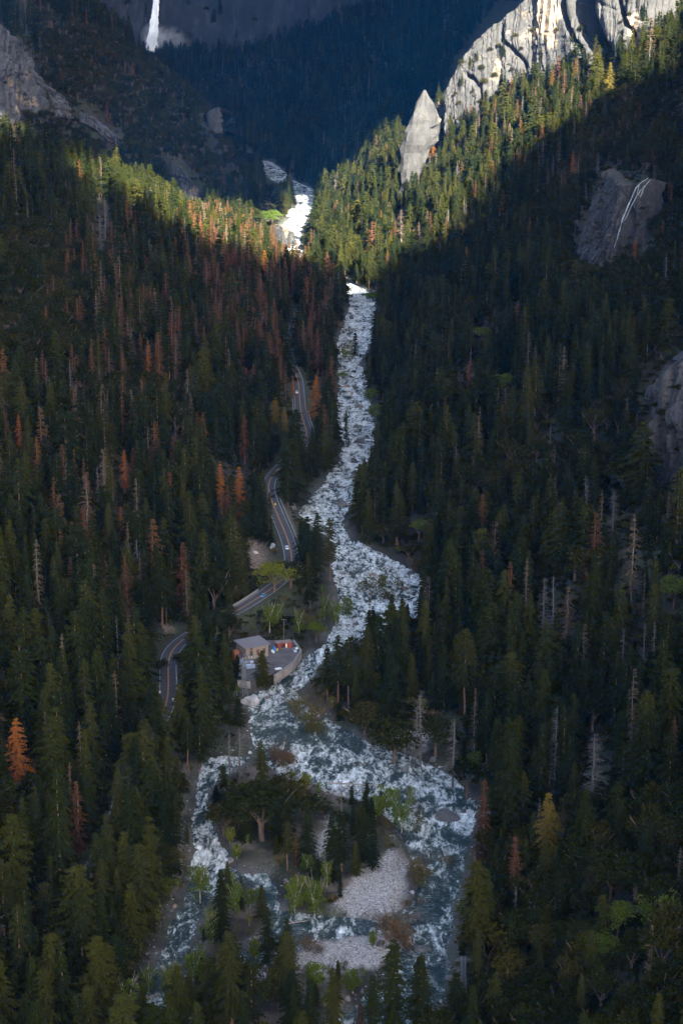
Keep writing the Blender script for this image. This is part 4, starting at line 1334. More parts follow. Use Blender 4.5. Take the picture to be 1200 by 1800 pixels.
def cells(a, w, seed, jit=0.35):
    """steps of random depth, for blocks and columns split by joints"""
    k = np.floor(a / w + jit * np.sin(a / w * 2.3 + seed))
    f = a / w + jit * np.sin(a / w * 2.3 + seed) - k
    return _h(k.astype(np.int64), np.full(k.shape, seed, np.int64), seed + 5), k


def joints(a, w, seed, width, jit=0.35):
    """open joints between the blocks: 1 on a joint, 0 inside a block; some joints stay shut"""
    q = a / w + jit * np.sin(a / w * 2.3 + seed)
    k = np.round(q)
    e = np.abs(q - k) * w
    o = _h(k.astype(np.int64), np.full(k.shape, seed + 3, np.int64), seed + 9)
    return np.exp(-(e / width) ** 2) * np.clip(o * 1.6 - .4, 0, 1)


def rock_face(name, rows, mat, label, seed=0, res=1.6, depth=6.0, back=45.0, colw=11.0, lean=0.0, group=None, recess=None, rough=1.0):
    """a face of jointed rock: rows run from foot to rim as (column, row, extra depth); depth is taken where the foot meets the ground"""
    rows = [list(r) for r in rows]
    foot = np.array([ground_at(px, py)[1] for px, py, _ in rows[0]])
    foot = np.convolve(np.pad(foot, 1, 'edge'), [.25, .5, .25], 'valid') - 6
    G = np.array([[at_depth(px, py, foot[j] + dy) for j, (px, py, dy) in enumerate(r)] for r in rows])
    wid = np.linalg.norm(np.diff(G[0], axis=0), axis=1).sum()
    hgt = max(np.linalg.norm(np.diff(G[:, j], axis=0), axis=1).sum() for j in range(G.shape[1]))
    nu, nv = int(max(12, wid / res)), int(max(10, hgt / res))
    u0, v0 = np.linspace(0, 1, G.shape[1]), np.linspace(0, 1, G.shape[0])
    u, v = np.linspace(0, 1, nu), np.linspace(0, 1, nv)
    T = np.stack([np.stack([np.interp(u, u0, G[i, :, k]) for i in range(G.shape[0])]) for k in range(3)], -1)   # rows x nu x 3
    S = np.stack([np.stack([np.interp(v, v0, T[:, j, k]) for j in range(nu)], 1) for k in range(3)], -1)        # nv x nu x 3
    UM = np.repeat((u * wid)[None], nv, 0)
    VM = np.repeat((v * hgt)[:, None], nu, 1)
    warp = 6 * fbm(UM / 40, VM / 60, seed, 3) + lean * VM
    c1, k1 = cells(UM + warp, colw, seed)
    c2, _ = cells(VM + 7 * k1 + 3 * fbm(UM / 9, VM / 9, seed + 4, 2), colw * 2.2, seed + 11)
    c3, k3 = cells(UM * 1.0 + warp * 1.3 + 2, colw * .37, seed + 21)
    c4, _ = cells(VM + 5 * k3, colw * .8, seed + 31)
    d = depth * ((c1 - .5) * 1.1 + (c2 - .5) * .8 + (c3 - .5) * .35 + (c4 - .5) * .35) + depth * .9 * fbm(UM / 30, VM / 42, seed + 41, 5)
    pat = smooth(-.25, .25, fbm(UM / 35, VM / 50, seed + 61, 3))
    d = d - depth * .55 * joints(UM + warp, colw, seed, res * 1.0) * pat - depth * .45 * joints(UM + warp * 1.3 + 2, colw * .37, seed + 21, res * .8) * (1 - .5 * pat)
    d = d - depth * .5 * joints(VM + 7 * k1 + 3 * fbm(UM / 9, VM / 9, seed + 4, 2), colw * 2.2, seed + 11, res * .8)
    dg = VM * .8 + UM * .45
    d = d - depth * .6 * joints(dg + warp, colw * 3.1, seed + 71, res * 1.2) + depth * 1.1 * (cells(VM * .9 - UM * .35 + warp, colw * 2.6, seed + 81)[0] - .5)
    d = d * rough
    if recess:
        for (ru, rv0, rv1, rw, rd) in recess:
            d = d - rd * np.exp(-((u[None] - ru - .04 * np.sin(v[:, None] * 6)) / rw) ** 2) * smooth(rv0 - .08, rv0 + .05, v)[:, None] * smooth(rv1 + .08, rv1 - .05, v)[:, None]
    # ragged edges: the sheet bends back into the hill
    eu = np.minimum(u, 1 - u)[None] * wid
    ev = (1 - v)[:, None] * hgt
    bend = np.maximum(np.clip(1 - eu / 9, 0, 1) ** 2, np.clip(1 - ev / 8, 0, 1) ** 2)
    d = d - bend * 14
    tu = np.gradient(S, axis=1)
    tv = np.gradient(S, axis=0)
    nrm = np.cross(tu, tv)
    nrm /= np.linalg.norm(nrm, axis=-1, keepdims=True) + 1e-9
    nrm = nrm.reshape(-1, 3).mean(0)
    nrm /= np.linalg.norm(nrm)
    if nrm[1] > 0:
        nrm = -nrm
    S = S + d[..., None] * nrm + np.stack([0.8 * fbm(UM / 5, VM / 5, seed + 51, 3), 0 * UM, 0.8 * fbm(UM / 5, VM / 5, seed + 52, 3)], -1)
    Bk = S + np.array([0, back, -6.0])
    n = nu * nv
    i = np.arange(n).reshape(nv, nu)
    Fq = [np.stack([i[:-1, :-1], i[:-1, 1:], i[1:, 1:], i[1:, :-1]], -1).reshape(-1, 4)]
    ring = np.concatenate([i[0, :], i[1:, -1], i[-1, -2::-1], i[-2:0:-1, 0]])
    nb = np.arange(len(ring)) + n
    Fq.append(np.stack([ring, nb, np.roll(nb, -1), np.roll(ring, -1)], -1))
    cidx = n + len(ring)
    Fq.append(np.stack([nb, np.full(len(nb), cidx), np.roll(nb, -1)], -1))
    V = np.concatenate([S.reshape(-1, 3), Bk.reshape(-1, 3)[ring], Bk.reshape(-1, 3).mean(0)[None]])
    me = mesh_from(name, V, Fq, [mat])
    return link(name, me, label=label, cat='cliff' if 'cliff' in name else 'rock outcrop', group=group)


def cliffs():
    rock_face('granite_cliff', [
        [(770, 262, 0), (815, 238, 0), (870, 190, 0), (935, 150, 0), (1000, 140, 0), (1060, 140, 0), (1120, 110, 0), (1185, 70, 0)],
        [(772, 205, 10), (815, 150, 12), (868, 110, 14), (935, 80, 16), (1000, 70, 18), (1060, 60, 18), (1120, 30, 18), (1190, 10, 18)],
        [(785, 150, 22), (812, 95, 26), (862, 38, 30), (925, -15, 34), (1000, -60, 36), (1060, -70, 36), (1125, -80, 36), (1195, -90, 36)]],
        M_GRANITE, 'huge sunlit granite cliff with black vertical cracks at the top right of the valley', 3, 1.5, 4.2, 90, 15,
        recess=[(.66, .05, 1.0, .030, 48), (.58, .2, 1.0, .008, 14), (.36, .25, .85, .008, 10), (.80, .3, 1.0, .008, 12), (.18, .1, .7, .008, 8)])
    # mid right: dark leaning slab beside the cascade
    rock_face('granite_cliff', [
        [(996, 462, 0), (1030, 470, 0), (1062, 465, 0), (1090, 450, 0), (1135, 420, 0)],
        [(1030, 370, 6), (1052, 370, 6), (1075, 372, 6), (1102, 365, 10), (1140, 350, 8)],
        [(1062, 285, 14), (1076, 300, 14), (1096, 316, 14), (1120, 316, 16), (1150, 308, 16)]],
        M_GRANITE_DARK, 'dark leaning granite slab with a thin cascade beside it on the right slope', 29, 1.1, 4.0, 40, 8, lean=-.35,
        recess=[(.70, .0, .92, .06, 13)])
    # right edge dome
    rock_face('granite_cliff', [
        [(1140, 850, 0), (1165, 850, 0), (1195, 845, 0), (1240, 840, 0)],
        [(1126, 745, 5), (1155, 750, 4), (1190, 740, 4), (1240, 730, 4)],
        [(1122, 690, 12), (1150, 645, 14), (1190, 610, 16), (1240, 590, 18)]],
        M_GRANITE_DARK, 'rounded grey granite dome streaked with black at the right edge', 41, .7, 3.6, 35, 7, lean=-.2, recess=[(.42, .0, .5, .05, 6), (.6, .0, .45, .04, 6)])
    # left cliff running off the frame
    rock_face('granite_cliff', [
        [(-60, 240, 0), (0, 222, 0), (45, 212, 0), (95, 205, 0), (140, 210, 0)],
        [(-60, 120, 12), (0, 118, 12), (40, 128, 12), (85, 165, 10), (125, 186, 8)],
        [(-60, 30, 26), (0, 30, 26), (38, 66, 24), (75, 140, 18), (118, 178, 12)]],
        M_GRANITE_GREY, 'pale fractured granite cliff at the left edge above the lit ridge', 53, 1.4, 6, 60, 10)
    rock_face('granite_cliff', [
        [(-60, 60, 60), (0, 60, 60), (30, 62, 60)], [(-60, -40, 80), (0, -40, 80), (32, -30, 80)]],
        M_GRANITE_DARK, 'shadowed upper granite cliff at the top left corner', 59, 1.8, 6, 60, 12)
    for k, (rows, mat, lab) in enumerate([
        ([[(136, 214, 0), (165, 226, 0), (190, 246, 0), (212, 256, 0)], [(138, 188, 6), (165, 198, 6), (196, 222, 6), (213, 240, 4)]], M_GRANITE_GREY, 'narrow pale rock band slanting across the dark left spur'),
        ([[(292, 315, 0), (315, 345, 0), (345, 362, 0), (372, 362, 0)], [(296, 282, 6), (318, 290, 7), (342, 322, 6), (368, 348, 3)]], M_GRANITE, 'white granite outcrop at the foot of the dark left spur'),
        ([[(372, 235, 0), (384, 248, 0), (396, 235, 0)], [(366, 190, 6), (382, 198, 7), (392, 215, 6)]], M_GRANITE_DARK, 'small rock rib on the nose of the dark left spur'),
        ([[(996, 828, 0), (1015, 835, 0), (1040, 830, 0)], [(1002, 800, 3), (1018, 792, 4), (1036, 800, 3)]], M_GRANITE_DARK, 'fractured rock knob among oaks on the right ridge'),
        ([[(1050, 838, 0), (1064, 845, 0), (1078, 835, 0)], [(1056, 800, 3), (1068, 796, 4), (1076, 802, 3)]], M_GRANITE_DARK, 'pale chipped rock face beside the oaks of the right ridge'),
        ([[(1086, 860, 0), (1096, 866, 0), (1106, 856, 0)], [(1090, 828, 3), (1098, 822, 4), (1104, 830, 3)]], M_GRANITE_GREY, 'low rock face below the dome on the right'),
        ([[(920, 918, 0), (930, 920, 0), (942, 912, 0)], [(926, 890, 3), (936, 884, 4), (944, 882, 3)]], M_GRANITE_GREY, 'slanting grey slab above the dark firs on the right slope'),
        ([[(854, 972, 0), (862, 976, 0), (870, 970, 0)], [(856, 946, 3), (862, 940, 4), (868, 948, 3)]], M_GRANITE_GREY, 'small upright grey rock between firs on the right slope'),
        ([[(188, 1034, 0), (204, 1038, 0), (216, 1030, 0)], [(190, 1000, 4), (204, 996, 4), (215, 1000, 4)]], M_GRANITE_DARK, 'dark square rock face in the forest above the road bend'),
        ([[(180, 1172, 0), (192, 1178, 0), (202, 1170, 0)], [(182, 1148, 3), (192, 1144, 3), (200, 1150, 3)]], M_GRANITE, 'white boulder face in the forest left of the road bend'),
        ([[(420, 1046, 0), (428, 1048, 0), (436, 1042, 0)], [(422, 1018, 3), (428, 1014, 3), (432, 1020, 3)]], M_GRANITE, 'stacked white rocks above the hidden road bend'),
        ([[(484, 432, 0), (498, 440, 0), (515, 436, 0), (526, 424, 0)], [(486, 400, 4), (500, 390, 6), (514, 398, 6), (524, 408, 4)]], M_GRANITE, 'big sunlit granite slab beside the bright rapids'),
        ([[(625, 446, 0), (638, 450, 0), (652, 442, 0)], [(628, 424, 4), (640, 418, 4), (650, 424, 4)]], M_GRANITE, 'white rock patch among sunlit firs right of the river'),
        ([[(-30, 360, 0), (10, 362, 0), (30, 352, 0)], [(-30, 335, 4), (8, 332, 5), (26, 340, 3)]], M_GRANITE, 'pale rock ledge at the left edge below the lit ridge'),
        ([[(100, 728, 0), (112, 730, 0), (124, 724, 0)], [(102, 716, 2), (112, 712, 3), (120, 714, 2)]], M_GRANITE, 'small white rock showing between oaks on the left slope'),
    ]):
        rock_face('rock_outcrop', rows, mat, lab, 70 + 3 * k, .7, 4.0, 12, 4.5)


cliffs()


def on_mesh(o, px, py):
    from mathutils.bvhtree import BVHTree
    if 'tree' not in CACHE.setdefault(o.name, {}):
        CACHE[o.name]['tree'] = BVHTree.FromPolygons([v.co[:] for v in o.data.vertices], [p.vertices[:] for p in o.data.polygons])
    d = Vector(ray(px, py)).normalized()
    hit = CACHE[o.name]['tree'].ray_cast(Vector(CPOS), d)
    return None if hit[0] is None else np.array(hit[0])


CACHE = {}


def spire():
    g = ground_at(736, 322)
    Y = g[1] - 6
    lev = [(340, 700, 738), (318, 703, 732), (300, 704, 742), (282, 706, 750), (262, 708, 758), (250, 710, 771), (235, 714, 774), (215, 720, 775), (205, 724, 773), (195, 726, 768), (186, 729, 766), (180, 733, 763), (172, 738, 756), (166, 741, 754), (162, 744, 751)]
    n = 15
    V = []
    pys = np.linspace(340, 162, 26)
    L = np.interp(-pys, [-a[0] for a in lev], [a[1] for a in lev])
    R = np.interp(-pys, [-a[0] for a in lev], [a[2] for a in lev])
    for k, py in enumerate(pys):
        a, b = at_depth(L[k], py, Y), at_depth(R[k], py, Y)
        c, r = (a + b) / 2, (b[0] - a[0]) / 2
        q = np.linspace(0, 2 * math.pi, n, endpoint=False)
        ca, sa = np.cos(q), np.sin(q)
        c2, s2 = np.cos(q - .65), np.sin(q - .65)
        sq = 1.08 / np.maximum(np.abs(c2) ** 1.25 + np.abs(s2) ** 1.25, .3) ** .8       # a wedge turned edge-on to the valley
        kx, _ = cells(q * 9 + 2 * fbm(q * 2, 0 * q + c[2] / 30, 5, 2), 4.0, 77)
        kz, _ = cells(np.full(n, c[2]) + 9 * kx + q * 4, 13.0, 78)
        w = 1 + .42 * (kx - .5) + .30 * (kz - .5) + .26 * fbm(q * 1.3 + 3, 0 * q + c[2] / 14, 79, 4)
        V.append(np.stack([c[0] + r * ca * sq * w, c[1] + 0.8 * max(r, 3) * sa * sq * w + .10 * (340 - py), np.full(n, c[2]) + 1.2 * fbm(q * 2, 0 * q + k, 80, 2)], 1))
    V = np.concatenate(V)
    nv = len(pys)
    i = np.arange(n * nv).reshape(nv, n)
    F = np.stack([i[:-1], np.roll(i[:-1], -1, 1), np.roll(i[1:], -1, 1), i[1:]], -1).reshape(-1, 4)
    top = len(V)
    V = np.concatenate([V, [V[-n:].mean(0) + [0, 0, 2]]])
    F3 = np.stack([i[-1], np.roll(i[-1], -1), np.full(n, top)], -1)
    me = mesh_from('granite_spire', V, [F, F3], [granite_mat('spire_granite', (0.033, 0.0325, 0.032), .7)])
    link('granite_spire', me, label='pointed granite spire standing free among sunlit firs', cat='rock spire')


spire()


def ribbon(name, pts, widths, mat, seed, thick=.8, n=60, wob=.25, **k):
    """falling water: a rounded, ragged band through the given points"""
    P = np.array(pts, float)
    t = np.concatenate([[0], np.cumsum(np.linalg.norm(np.diff(P, axis=0), axis=1))])
    tt = np.linspace(0, t[-1], n)
    C = np.stack([np.interp(tt, t, P[:, q]) for q in range(3)], 1)
    W = np.interp(tt, t, widths)
    m = 9
    V = []
    for j in range(n):
        q = np.linspace(-1, 1, m)
        wl = W[j] * (1 + wob * fbm(tt[j] / 5 + 0 * q, np.sign(q) * 3, seed, 3))
        x = C[j, 0] + q * wl / 2
        y = C[j, 1] - thick * (1 - q * q) * min(1.5, W[j] * .3) - .4 * W[j] * .15 * fbm(q * 3, 0 * q + tt[j] / 4, seed + 3, 3)
        V.append(np.stack([x, y, np.full(m, C[j, 2])], 1))
    V = np.concatenate(V)
    B = V + np.array([0, 1.2, 0])
    i = np.arange(n * m).reshape(n, m)
    F = np.stack([i[:-1, :-1], i[1:, :-1], i[1:, 1:], i[:-1, 1:]], -1).reshape(-1, 4)
    ring = np.concatenate([i[0, :], i[1:, -1], i[-1, -2::-1], i[-2:0:-1, 0]])
    nr = np.roll(ring, -1)
    F2 = np.stack([ring, nr, nr + n * m, ring + n * m], -1)
    me = mesh_from(name, np.concatenate([V, B]), [F, F[:, ::-1] + n * m, F2], [mat], True)
    return link(name, me, **k)


def falls():
    t = NT('falling_water')
    g = t.n('NewGeometry')
    s = t.noise(t.mapping(g.outputs['Position'], (.5, .5, .03)), 1, 6, .65)
    b = t.n('BsdfPrincipled', ins={'Roughness': .8})
    t.set(b.inputs['Base Color'], t.ramp(s, [(.3, (.45, .52, .56)), (.6, (.88, .9, .92))]))
    M = t.done(b)
    # the high fall
    Yf = min(ground_at(px, 40)[1] for px in (255, 270, 285, 300)) - 14
    pts = [at_depth(px, py, Yf + dy) for px, py, dy in [(277, -60, 0), (275, 0, 0), (272, 30, -3), (270, 55, -6), (268, 72, -9), (267, 92, -12)]]
    M2 = M
    ribbon('waterfall', pts, [10, 13, 16, 18, 21, 24], M, 5, 2.0, 90, .3, label='tall white waterfall plunging down the far shadowed wall', cat='waterfall')
    # spray drifting off its foot
    bm = bmesh.new()
    bmesh.ops.create_icosphere(bm, subdivisions=3, radius=1)
    V0 = np.array([v.co[:] for v in bm.verts])
    F0 = np.array([[v.index for v in f.verts] for f in bm.faces])
    bm.free()
    for k, (px, py, rx, rz_, dens) in enumerate([(271, 66, 30, 34, .05), (297, 66, 36, 26, .028), (318, 74, 26, 20, .014)]):
        c = at_depth(px, py, Yf - 26 - 3 * k)
        nn = 1 + .15 * fbm(V0[:, 0] * 1.6 + k, V0[:, 2] * 1.6 + V0[:, 1], 33 + k, 3)
        me = mesh_from('waterfall_mist', V0 * nn[:, None] * np.array([rx, 16, rz_]), [F0], [], True)
        m = NT('spray_%d' % k)
        tc = m.n('TexCoord')
        ln = m.n('VectorMath', operation='LENGTH')
        m.set(ln.inputs[0], m.mapping(tc.outputs['Object'], (1 / rx, 1 / 16, 1 / rz_)))
        fall = m.math('SUBTRACT', 1.0, ln.outputs['Value'], True)
        nz = m.ramp(m.noise(tc.outputs['Object'], .07, 5, .6), [(.35, 0.1), (.65, 1.0)])
        v = m.n('VolumePrincipled', ins={'Color': (.96, .98, 1.0)})
        m.set(v.inputs['Density'], m.math('MULTIPLY', m.math('MULTIPLY', fall, nz), dens * 1.5))
        m.t.links.new(v.outputs[0], m.out.inputs['Volume'])
        me.materials.append(m.m)
        link('waterfall_mist', me, None, tuple(c), label='pale spray drifting off the foot of the tall waterfall', kind='stuff')
    MC = flat_mat('cascade_water', (.15, .18, .20), .6, vary=.6, scale=.8)
    # the thin cascade on the right slope
    e = link('cascade', None, None, tuple(ground_at(1080, 436)), 'thin cascade of white threads beside the dark leaning slab', 'waterfall')
    for k, (line, w) in enumerate([
        ([(1139, 313), (1126, 321), (1117, 330), (1109, 350), (1100, 369), (1092, 390), (1087, 410), (1082, 426), (1079, 436)], [.6, .9, .8, .8, .7, .9, .7, .5, .4]),
        ([(1123, 324), (1119, 343), (1109, 362), (1101, 380), (1097, 388)], [.4, .5, .4, .5, .2]),
        ([(1142, 316), (1135, 325), (1130, 332), (1126, 344), (1124, 347)], [.3, .5, .5, .4, .2]),
        ([(1133, 326), (1124, 336), (1121, 344)], [.3, .4, .2])]):
        pp = []
        for px, py in line:
            pp.append(at_depth(px, py, CASC_Y + (436 - py) * .12))
        r = ribbon('water_thread', pp, [q * .9 for q in w], MC, 50 + k, .3, 70, 1.4)
        r.parent = e
        r.matrix_parent_inverse = Matrix.Translation(e.location).inverted()


CASC_Y = ground_at(1090, 452)[1] - 16
falls()

# ------------------------------------------------------------------ boulders
M_BOULDER = granite_mat('boulder_granite', (0.15, 0.145, 0.14), 0.3, 6.0)
M_BOULDER_DARK = granite_mat('wet_dark_granite', (0.085, 0.085, 0.09), 0.3, 6.0, (.12, .10, .08))
M_BOULDER_PALE = granite_mat('white_granite', (0.42, 0.42, 0.43), 0.3, 6.0)
M_BOULDER_TAN = granite_mat('tan_granite', (0.26, 0.19, 0.14), 0.3, 6.0)


def boulder_mesh(seed, sub=3):
    bm = bmesh.new()
    bmesh.ops.create_icosphere(bm, subdivisions=sub, radius=1)
    rg = np.random.default_rng(seed)
    V = np.array([v.co[:] for v in bm.verts])
    F = np.array([[v.index for v in f.verts] for f in bm.faces])
    bm.free()
    for _ in range(9):                       # flat cleavage planes
        n = rg.normal(0, 1, 3)
        n[2] = abs(n[2]) * .8
        n /= np.linalg.norm(n)
        d = rg.uniform(.45, .8)
        k = V @ n - d
        V = V - np.clip(k, 0, None)[:, None] * n * 1.0
    r = 1 + .2 * fbm(V[:, 0] * 2 + V[:, 2], V[:, 1] * 2 + seed, seed, 4)
    V = V * r[:, None] * np.array([1, .8, .68])
    return V, F


BOULDERS = {}
for nm, mt in (('grey', M_BOULDER), ('dark', M_BOULDER_DARK), ('pale', M_BOULDER_PALE), ('tan', M_BOULDER_TAN)):
    BOULDERS[nm] = []
    for q in range(4):
        V, F = boulder_mesh(300 + q, 3)
        BOULDERS[nm].append(mesh_from('boulder', V, [F], [mt]))


def boulder(px, py, w, tone, label, h=1.0, group=None, rz=None, P=None, shape=None):
    if P is None:
        x, Y = on_river(px, py)
        P = (x, Y, max(ground_z(x, Y), float(zr(Y)) - .5))
        zc = proj(np.array(P))[2]
        w = w * zc / FPX
    o = link('boulder', BOULDERS[tone][RNG.integers(0, 4) if shape is None else shape], None, (P[0], P[1], P[2] + .12 * w), label, 'boulder', group)
    o.scale = (w / 2, w / 2, w / 2 * h)
    o.rotation_euler = (0, 0, RNG.uniform(-.5, .5) if rz is None else rz)
    return o


for a in [(437, 1236, 40, 'pale', 'big pale rounded boulder on the left bank below the yard wall', 1.0), (727, 1612, 34, 'dark', 'large dark boulder alone in the calm channel beside the gravel bar', .9),
          (668, 1666, 24, 'dark', 'dark boulder at the edge of the lower gravel bar'), (697, 1645, 30, 'dark', 'dark flat boulder behind reddish bushes by the lower gravel bar', .6),
          (785, 1438, 52, 'dark', 'broad dark boulder splitting the rapids near the right bank', .6), (815, 1425, 18, 'dark', 'small wet boulder in the white rapids right of the broad dark one'),
          (650, 1450, 22, 'dark', 'dark boulder beside the green bushes of the river island'), (630, 778, 22, 'dark', 'dark triangular boulder in mid rapids', 1.2), (645, 770, 16, 'dark', 'smaller dark boulder just behind the triangular one'),
          (600, 886, 26, 'grey', 'wide grey boulder in the narrows'), (618, 888, 14, 'tan', 'tan boulder touching the wide grey one'), (512, 902, 26, 'grey', 'square grey boulder under the road bank', 1.1),
          (625, 682, 14, 'dark', 'dark boulder in the upper rapids below the small island'), (608, 680, 14, 'tan', 'reddish boulder on the left of the upper rapids'), (640, 676, 14, 'grey', 'grey boulder by the right bank of the upper rapids'),
          (622, 832, 18, 'dark', 'dark boulder under the firs at the river bend'), (622, 812, 20, 'dark', 'dark block leaning on the left bank above the bend'), (630, 715, 18, 'grey', 'grey boulder on the grassy right bank'),
          (596, 710, 9, 'tan', 'small orange-brown boulder at the left bank of the rapids'), (618, 692, 12, 'tan', 'low tan boulder in the upper rapids'), (653, 1010, 13, 'tan', 'tan boulder in the wide rapids above the green island'),
          (618, 1012, 8, 'dark', 'small dark boulder in the wide rapids'), (606, 1008, 9, 'tan', 'reddish brown boulder left in the wide rapids'), (645, 1000, 14, 'grey', 'flat grey boulder in the wide rapids'), (720, 1008, 18, 'dark', 'black boulder on the right bank of the wide rapids'),
          (795, 1040, 14, 'dark', 'dark boulder half hidden by the firs at the right of the rapids'), (617, 560, 12, 'dark', 'dark boulder on the spit of the upper river', 1.3), (653, 555, 8, 'dark', 'dark pointed boulder in mid stream far up the river', 1.5),
          (480, 985, 16, 'pale', 'pale round boulder on the slope above the road'), (449, 985, 12, 'pale', 'smaller pale boulder on the tan slope above the road'), (508, 380, 36, 'pale', 'house-sized white boulder in sunlight by the far bend', .8),
          (530, 372, 14, 'grey', 'grey boulder in the sunlit far rapids'), (712, 1352, 26, 'grey', 'square grey rock under the dead trunk by the right bank', .8), (560, 1605, 18, 'dark', 'dark boulder under the bright green trees of the island'),
          (718, 1640, 30, 'dark', 'dark boulder behind the small reddish bush on the shoal', .5), (742, 1670, 36, 'grey', 'flat grey rock awash beside the lower gravel bar', .35)]:
    boulder(*a[:5], **({'h': a[5]} if len(a) > 5 else {}))


def region(px, py):
    if py > 1480:
        return 'along the gravel bars of the lower river'
    if py > 1310:
        return 'in the braided rapids by the wooded island'
    if py > 1100:
        return 'along the river beside the yard wall'
    if py > 940:
        return 'in the wide rapids by the road curve'
    if py > 700:
        return 'in the narrow rapids below the upper road'
    return 'in the white upper rapids'


LATER = []


def scatter_boulders():
    n = 0
    tones = ['grey', 'dark', 'tan', 'pale']
    word = {'grey': 'grey', 'dark': 'dark wet', 'tan': 'reddish tan', 'pale': 'pale'}
    cand = []
    while len(cand) < 4200:
        py = 500 + 1280 * RNG.random() ** .9
        px = RNG.uniform(280, 850)
        cand.append((px, py))
    c = np.array(cand)
    x, Y = on_river(c[:, 0], c[:, 1])
    s = bank(x, Y)
    z = height(x, Y)
    on_bank = (s < 1.0) & (s > -4.5)
    mid = (s > 1.5) & (c[:, 1] < 1230) & (c[:, 1] > 560) & (RNG.random(len(c)) < .45)
    pick = np.nonzero((on_bank & (RNG.random(len(c)) < .24)) | mid)[0]
    for k in pick[:262]:
        w = float(np.clip(RNG.lognormal(.35, .5), .7, 4.6)) * (1.25 if Y[k] > 900 else .9)
        tone = tones[RNG.choice(4, p=[.4, .32, .2, .08])]
        wet = 'standing in the water' if s[k] > .5 else 'on the bank'
        lab = 'small %s boulder %s %s' % (word[tone], wet, region(*c[k]))
        if w > 2.4:
            lab = lab.replace('small', 'large')
        LATER.append((boulder(0, 0, w, tone, lab, float(RNG.uniform(.6, 1.1)), 'boulders along the river', float(RNG.uniform(0, 6)), (x[k], Y[k], max(z[k], float(zr(Y[k])) - .35))), ('large ' if w > 2.4 else 'small ') + word[tone] + ' boulder', c[k][0], c[k][1]))


scatter_boulders()


def cobbles():
    """the loose stones of the bars and shores"""
    n = 60000
    px, py = RNG.uniform(250, 860, n), RNG.uniform(1230, 1770, n)
    x, Y = on_river(px, py)
    s = bank(x, Y)
    wob = 7 * fbm(x / 6, Y / 6, 61, 3)
    g = np.zeros(n, bool)
    for q in GRAVEL:
        g |= inside(px + wob, py + wob, q)
    m = (g & (RNG.random(n) < .55)) | ((s < .3) & (s > -4) & (RNG.random(n) < .12))
    x, Y = x[m], Y[m]
    P = np.stack([x, Y, np.maximum(height(x, Y), zr(Y) - .5)], 1)
    sc = np.clip(RNG.lognormal(-1.25, .5, len(P)), .12, 1.1)
    var = []
    for q, mt in enumerate((M_BOULDER, M_BOULDER_PALE, M_BOULDER_TAN, M_BOULDER_PALE, M_BOULDER_DARK)):
        V, F = boulder_mesh(400 + q, 1)
        var.append(mesh_from('cobble', V, [F], [mt]))
    mass('river_cobbles', var, P, RNG.uniform(0, 6.28, len(P)), sc * .65, sc * .8, RNG.choice(5, len(P), p=[.3, .26, .12, .22, .1]), 'grey and white cobbles of the gravel bars and shores')


cobbles()

# driftwood
M_LOG = flat_mat('weathered_log', (0.26, 0.22, 0.19), .9, vary=.35, scale=1.5)
for (p0, p1, r, lab) in [((575, 1378), (665, 1382), .32, 'long pale drift log lying across the island shallows'), ((555, 1385), (600, 1400), .3, 'short drift log beside the long one on the island'),
                         ((500, 1362), (528, 1368), .3, 'grey log caught at the head of the wooded island'), ((640, 1345), (600, 1320), .22, 'bare branch lying in the shallows by the right bank'),
                         ((648, 1312), (672, 1326), .28, 'brown log lying on the right bank below the oaks'), ((590, 1500), (560, 1512), .22, 'pale log on the sandy path of the island'),
                         ((595, 1402), (622, 1406), .35, 'grey log stranded on the island gravel'), ((690, 1530), (698, 1518), .2, 'little twisted branch on the gravel bar'),
                         ((280, 1748), (250, 1760), .3, 'white log in the shadow at the lower left bank'), ((655, 1650), (692, 1672), .28, 'drift log beside the dark boulder of the lower bar'),
                         ((600, 1385), (640, 1396), .25, 'thin pale log at the tip of the island'), ((505, 1625), (540, 1620), .25, 'drift log by the pool below the green trees'),
                         ((672, 640), (690, 655), .35, 'bleached log jam on the right bank of the upper rapids'), ((765, 1440), (805, 1432), .22, 'pale pole lying over the broad dark boulder')]:
    a, b = [np.array([*q, max(ground_z(*q), float(zr(q[1]))) + r * 1.2]) for q in (on_river(*p0), on_river(*p1))]
    e = link('drift_log', None, None, tuple(a), lab, 'log')
    d = b - a
    m = MB()
    m.tube((0, 0, 0), d * .5 + [0, 0, .1], r, r * .85, 8)
    m.tube(d * .5 + [0, 0, .1], d, r * .85, r * .5, 8)
    m.build('log', M_LOG, e)
    m = MB()
    for k in range(6):
        q = d * RNG.uniform(.1, .95)
        m.tube(q, q + RNG.normal(0, 1, 3) * .9 + [0, 0, .7], r * .28, r * .06, 4)
    m.build('branch_stub', M_LOG, e)
# ------------------------------------------------------------------ the road
def strip(P, off0, off1, dz):
    """quads along polyline P between two sideways offsets"""
    t = np.gradient(P[:, :2], axis=0)
    t /= np.linalg.norm(t, axis=1, keepdims=True) + 1e-9
    nrm = np.stack([t[:, 1], -t[:, 0]], 1)                 # right-hand side, going up the valley
    A = np.concatenate([P[:, :2] + nrm * off0, P[:, 2:3] + dz], 1)
    B = np.concatenate([P[:, :2] + nrm * off1, P[:, 2:3] + dz], 1)
    n = len(P)
    V = np.concatenate([A, B])
    i = np.arange(n - 1)
    F = np.stack([i, n + i, n + i + 1, i + 1], 1)
    return V, F


